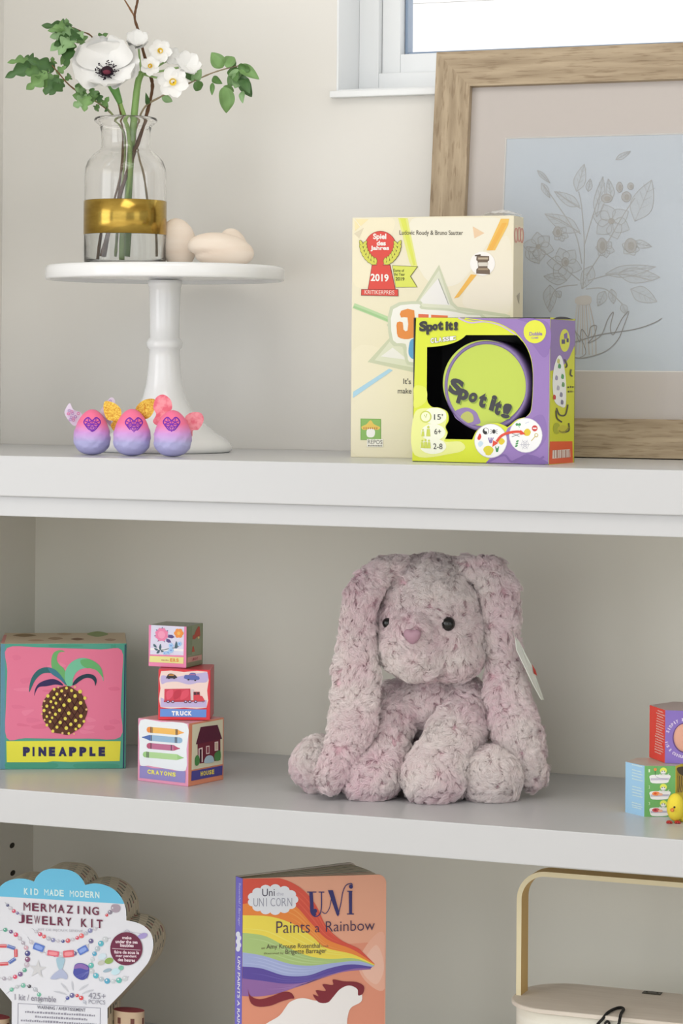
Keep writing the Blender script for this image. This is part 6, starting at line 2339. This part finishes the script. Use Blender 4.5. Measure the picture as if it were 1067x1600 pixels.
fy = F1 + UP * 0
cp = [lidpt(700, 985), lidpt(706, 955), lidpt(722, 928), lidpt(705, 918), lidpt(670, 925), lidpt(630, 948)]
e1 = cen1 = lidpt(628, 955)
front_pt = [hit(*hpx(600, 975), F1 - hy_ * .001, -hy_), hit(*hpx(570, 1012), F1 - hy_ * .001, -hy_), hit(*hpx(600, 1040), F1 - hy_ * .001, -hy_)]
rt_pt = [hit(*hpx(690, 1010), F1 - hy_ * .001, -hy_), hit(*hpx(650, 1035), F1 - hy_ * .001, -hy_), hit(*hpx(600, 1040), F1 - hy_ * .001, -hy_)]
m.tube(spline3(front_pt[::-1] + cp[::-1] + rt_pt, 6), .0015, 8)
m.tube(spline3([hit(*hpx(612, 1003), F1 - hy_ * .001, -hy_), hit(*hpx(628, 988), F1 - hy_ * .001, -hy_), hit(*hpx(640, 1002), F1 - hy_ * .001, -hy_), hit(*hpx(625, 1015), F1 - hy_ * .001, -hy_)], 6), .0012, 8)
m.build('cord_loop', material('black_cord', '#141210', .8), lid_o)

# ------------------------------------------------------------------ plush bunny
PB = (440, 850, 2.425)
BD = depth(atZ(640, 1243, Z2)) + .060          # depth of the torso's middle


def bp(x, y, dd=0.0):
    return atD(440 + x / 2.425, 850 + y / 2.425, BD - dd)


KB = BD / F / 2.425
bunny = empty('plush_bunny', Vector((bp(580, 960).x, bp(580, 960).y, Z2)), 'pink plush bunny with long drooping ears sitting on the middle shelf', 'plush toy')


def sph(mb, x, y, dd, rx, ry, rd, rot=0.0):
    o = bp(x, y, dd)
    a = math.radians(rot)
    ux, uz = RT * math.cos(a) + UP * math.sin(a), -RT * math.sin(a) + UP * math.cos(a)
    mb.ellipsoid(o, ux * (rx - 9) * KB, FW * (rd - 9) * KB, uz * (ry - 9) * KB, 28, 18)


def chain(mb, pts, n=7):
    """spheres swept along a curve: (x, y, dd, rx, ry, rd)"""
    P = [np.array(p, float) for p in pts]
    for i in range(len(P) - 1):
        for k in range(n):
            q = P[i] + (P[i + 1] - P[i]) * (k / n)
            sph(mb, *q)
    sph(mb, *P[-1])


def melt(mb, voxel, smooth):
    me = bpy.data.meshes.new('rough')
    me.from_pydata(mb.v, [], mb.f)
    ob = bpy.data.objects.new('rough', me)
    COL.objects.link(ob)
    md = ob.modifiers.new('r', 'REMESH')
    md.mode, md.voxel_size = 'VOXEL', voxel
    md = ob.modifiers.new('s', 'SMOOTH')
    md.factor, md.iterations = .5, smooth
    dg = bpy.context.evaluated_depsgraph_get()
    ev = ob.evaluated_get(dg)
    res = bpy.data.meshes.new_from_object(ev)
    bpy.data.objects.remove(ob)
    bpy.data.meshes.remove(me)
    V = np.empty((len(res.vertices), 3), np.float64)
    t = np.empty(len(V) * 3, np.float32)
    res.vertices.foreach_get('co', t)
    V[:] = t.reshape(-1, 3)
    V[:, 2] = np.maximum(V[:, 2], Z2 + .0012)
    res.vertices.foreach_set('co', V.astype(np.float32).ravel())
    res.update()
    return res


mb = MB()
# torso and haunches
sph(mb, 590, 630, -.004, 185, 180, 165)
sph(mb, 590, 800, -.030, 215, 170, 160)
sph(mb, 545, 600, .030, 110, 105, 110)
# head with cheeks and muzzle
sph(mb, 562, 265, .030, 192, 215, 200)
sph(mb, 562, 340, .034, 224, 180, 195)
sph(mb, 505, 395, .068, 128, 112, 95)
sph(mb, 500, 330, .086, 68, 62, 60)
sph(mb, 640, 420, .050, 120, 95, 120)
sph(mb, 565, 115, .030, 145, 66, 120)
# arms
chain(mb, [(440, 590, .020, 82, 70, 75), (415, 680, .045, 80, 80, 76), (385, 790, .066, 88, 80, 82), (340, 880, .080, 112, 92, 100)])
chain(mb, [(700, 590, .030, 92, 80, 85), (672, 680, .055, 104, 90, 90), (625, 780, .078, 98, 85, 88), (572, 890, .094, 114, 98, 104)])
# legs and feet
chain(mb, [(470, 830, -.024, 115, 110, 100), (300, 850, .010, 105, 100, 100), (140, 838, .040, 94, 104, 100)])
chain(mb, [(730, 830, -.015, 110, 110, 110), (770, 870, .050, 105, 100, 100), (792, 882, .084, 108, 106, 100)])
# behind the right ear the side of the body
sph(mb, 800, 800, -.020, 100, 130, 120)
body_me = melt(mb, .0030, 3)
mb = MB()
chain(mb, [(425, 85, .046, 56, 40, 40), (375, 105, .054, 62, 50, 42), (312, 185, .060, 62, 60, 40), (284, 300, .064, 60, 60, 38), (285, 450, .070, 82, 70, 40), (280, 600, .078, 88, 70, 42), (256, 740, .086, 72, 70, 44), (205, 850, .092, 62, 60, 46), (178, 890, .094, 44, 46, 40)])
ear_l = melt(mb, .0030, 3)
mb = MB()
chain(mb, [(712, 90, .044, 56, 42, 42), (778, 105, .050, 76, 52, 46), (826, 185, .054, 70, 62, 44), (842, 300, .058, 60, 60, 42), (842, 450, .056, 66, 66, 42), (858, 600, .062, 82, 70, 44), (898, 740, .068, 92, 72, 46), (938, 840, .070, 66, 60, 46), (950, 885, .070, 50, 50, 42)])
ear_r = melt(mb, .0030, 3)


def vnoise(P, scale, seed):
    """smooth 3d value noise on points, -1..1"""
    rs = np.random.RandomState(seed)
    T = rs.uniform(-1, 1, (32, 32, 32))
    Q = P * scale + 1000.0
    I = np.floor(Q).astype(int)
    f = Q - I
    f = f * f * (3 - 2 * f)
    out = 0
    for dx in (0, 1):
        for dy in (0, 1):
            for dz in (0, 1):
                w = (f[:, 0] if dx else 1 - f[:, 0]) * (f[:, 1] if dy else 1 - f[:, 1]) * (f[:, 2] if dz else 1 - f[:, 2])
                out = out + w * T[(I[:, 0] + dx) % 32, (I[:, 1] + dy) % 32, (I[:, 2] + dz) % 32]
    return out


def plush_material(name, c_lo, c_hi):
    m = material(name, None, 0.9, spec=0.08)
    p = bsdf(m)
    p.inputs['Sheen Weight'].default_value = .25
    p.inputs['Sheen Roughness'].default_value = .5
    tc = node(m, 'ShaderNodeTexCoord')
    nz = node(m, 'ShaderNodeTexNoise')
    nz.inputs['Scale'].default_value = 15
    nz.inputs['Detail'].default_value = 3
    link(m, tc.outputs['Object'], nz.inputs['Vector'])
    r = node(m, 'ShaderNodeValToRGB')
    r.color_ramp.elements[0].position, r.color_ramp.elements[1].position = .34, .62
    r.color_ramp.elements[0].color, r.color_ramp.elements[1].color = rgb(c_lo), rgb(c_hi)
    link(m, nz.outputs['Fac'], r.inputs['Fac'])
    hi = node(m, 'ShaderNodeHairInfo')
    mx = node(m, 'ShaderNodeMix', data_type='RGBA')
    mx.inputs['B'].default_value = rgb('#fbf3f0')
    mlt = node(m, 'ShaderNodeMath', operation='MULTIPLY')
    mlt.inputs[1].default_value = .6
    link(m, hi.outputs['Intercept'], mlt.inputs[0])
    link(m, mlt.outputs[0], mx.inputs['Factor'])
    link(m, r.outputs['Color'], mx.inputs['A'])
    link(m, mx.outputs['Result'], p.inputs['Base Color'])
    return m


MAT['plush'] = plush_material('pink_plush', '#efc6d3', '#f9e6e4')
MAT['plush_base'] = material('pink_backing_cloth', '#ecc9d1', 0.9, spec=0.05)
TUFT, PER = .0031, 44


def furry(me, name, parent, seed):
    nV = len(me.vertices)
    V = np.empty(nV * 3, np.float32)
    me.vertices.foreach_get('co', V)
    V = V.reshape(-1, 3).astype(float)
    N = np.empty(nV * 3, np.float32)
    me.vertices.foreach_get('normal', N)
    N = N.reshape(-1, 3).astype(float)
    # soft lumps of curled pile
    lump = .0016 * vnoise(V, 140, seed) + .0018 * vnoise(V, 62, seed + 1)
    V = V + N * lump[:, None]
    V[:, 2] = np.maximum(V[:, 2], Z2 + .0012)
    me.vertices.foreach_set('co', V.astype(np.float32).ravel())
    base = Vector(parent.location)
    me.transform(Matrix.Translation(-base))
    me.update()
    for p in me.polygons:
        p.use_smooth = True
    me.name = name
    me.materials.clear()
    me.materials.append(MAT['plush_base'])
    ob = bpy.data.objects.new(name, me)
    COL.objects.link(ob)
    ob.parent = parent
    me.calc_loop_triangles()
    T = np.empty(len(me.loop_triangles) * 3, np.int32)
    me.loop_triangles.foreach_get('vertices', T)
    T = T.reshape(-1, 3)
    me.vertices.foreach_get('normal', tmp := np.empty(nV * 3, np.float32))
    N = tmp.reshape(-1, 3).astype(float)
    L = V - np.array(base)
    A, B, C = L[T[:, 0]], L[T[:, 1]], L[T[:, 2]]
    area = np.linalg.norm(np.cross(B - A, C - A), axis=1) / 2
    rs = np.random.RandomState(seed)
    n_t = int(area.sum() / (TUFT * TUFT))
    idx = rs.choice(len(T), n_t, p=area / area.sum())
    u, v = rs.uniform(size=n_t), rs.uniform(size=n_t)
    sw = u + v > 1
    u[sw], v[sw] = 1 - u[sw], 1 - v[sw]
    P = A[idx] + (B - A)[idx] * u[:, None] + (C - A)[idx] * v[:, None]
    n = N[T[idx, 0]] * (1 - u - v)[:, None] + N[T[idx, 1]] * u[:, None] + N[T[idx, 2]] * v[:, None]
    n /= np.linalg.norm(n, axis=1)[:, None] + 1e-9
    W_ = P + np.array(base)
    flow = np.stack([vnoise(W_, 85, seed + 5), vnoise(W_, 85, seed + 6), vnoise(W_, 85, seed + 7) - .25], 1) + rs.normal(0, .16, (n_t, 3))
    tan = flow - n * (flow * n).sum(1)[:, None]
    tan /= np.linalg.norm(tan, axis=1)[:, None] + 1e-9
    bit = np.cross(n, tan)
    ln = .0062 * rs.uniform(.75, 1.3, n_t)
    # hairs
    R = lambda a: np.repeat(a, PER, axis=0)
    P, n, tan, bit, ln = R(P), R(n), R(tan), R(bit), R(ln)
    m_ = len(P)
    g = rs.normal(0, .0018, (m_, 2))
    root = P + tan * g[:, :1] + bit * g[:, 1:] - n * .0008
    jl = ln * rs.uniform(.75, 1.1, m_)
    tip = P + n * (jl * .64)[:, None] + tan * (jl * .88)[:, None] + (tan * g[:, :1] + bit * g[:, 1:]) * .42 + rs.normal(0, .0005, (m_, 3))
    mid1 = root + (n * .6 + tan * .05) * jl[:, None]
    curl = bit * (np.sin(rs.uniform(0, 6.28, m_)) * .0006)[:, None]
    mid2 = (mid1 * .45 + tip * .55) + n * (jl * .16)[:, None] + curl
    pts = np.stack([root, mid1, mid2, tip], 1)
    zf = Z2 - base.z + .0004
    pts[:, :, 2] = np.maximum(pts[:, :, 2], zf)
    hc = bpy.data.hair_curves.new('fur')
    hc.add_curves([4] * m_)
    hc.points.foreach_set('position', pts.astype(np.float32).ravel())
    rad = np.tile(np.array([.00016, .00016, .00013, .00005], np.float32), m_)
    hc.points.foreach_set('radius', rad)
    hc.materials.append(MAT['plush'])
    fo = bpy.data.objects.new('fur', hc)
    COL.objects.link(fo)
    fo.parent = ob
    return ob


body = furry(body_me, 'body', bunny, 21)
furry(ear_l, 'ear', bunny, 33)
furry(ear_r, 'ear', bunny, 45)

from mathutils.bvhtree import BVHTree
bvh = BVHTree.FromPolygons([v.co + bunny.location for v in body.data.vertices], [tuple(p.vertices) for p in body.data.polygons])


def onbody(x, y):
    d = ray(440 + x / 2.425, 850 + y / 2.425).normalized()
    loc, nor, _, _ = bvh.ray_cast(CAM, d)
    return (loc, nor) if loc else (bp(x, y, .08), -FW)


for x, y, r in ((627, 301, 27), (409, 302, 20)):
    p, nn = onbody(x, y)
    m = MB()
    m.ellipsoid(p + nn * .0030, RT * r * KB, FW * r * KB, UP * r * KB, 24, 16)
    m.build('eye', MAT['black'], bunny)
p, nn = onbody(498, 345)
m = MB()
uu = nn.cross(UP).normalized() * -1
vv = uu.cross(nn).normalized()
if vv.z < 0:
    vv = -vv
m.ellipsoid(p + nn * .0040, uu * 31 * KB, nn * 18 * KB, vv * 30 * KB, 28, 16, f=lambda l: Vector((l.x * (1 + .35 * l.z), l.y, l.z * (1 - .22 * math.exp(-(l.x / .3) ** 2) * (1 if l.z > 0 else 0)))))
m.build('nose', material('satin_pink_nose', '#b08b9a', .5), bunny)
# stitched mouth line is hidden by the pile; paper tag on the right ear
m = MB()
tg = [bp(886, 352, .082), bp(902, 372, .080), bp(948, 462, .074), bp(994, 590, .064), bp(985, 590, .076), bp(952, 530, .084), bp(914, 450, .088), bp(890, 400, .088)]
nn = (tg[3] - tg[0]).cross(tg[5] - tg[0]).normalized()
nt_ = len(tg)
back_ = [q + nn * .0006 for q in tg]
m.add(tg + back_, [tuple(range(nt_)), tuple(range(2 * nt_ - 1, nt_ - 1, -1))] + [(i, (i + 1) % nt_, nt_ + (i + 1) % nt_, nt_ + i) for i in range(nt_)], rgb('#d9dcd4', 1.2))
m.add([bp(948, 455, .0745), bp(962, 478, .0735), bp(968, 500, .0725), bp(955, 490, .0755)], [(0, 1, 2, 3)], rgb('#b8463c', 1.1))
tgo = m.build('hang_tag', MAT['matte_print'], bunny, recalc=True)
tag(tgo, 'white paper hang tag with a red mark')
m = MB()
m.tube([bp(872, 330, .075), bp(884, 352, .084), bp(890, 365, .084)], .0004, 6)
m.build('tag_string', material('string', '#cfcac0', .7), tgo)
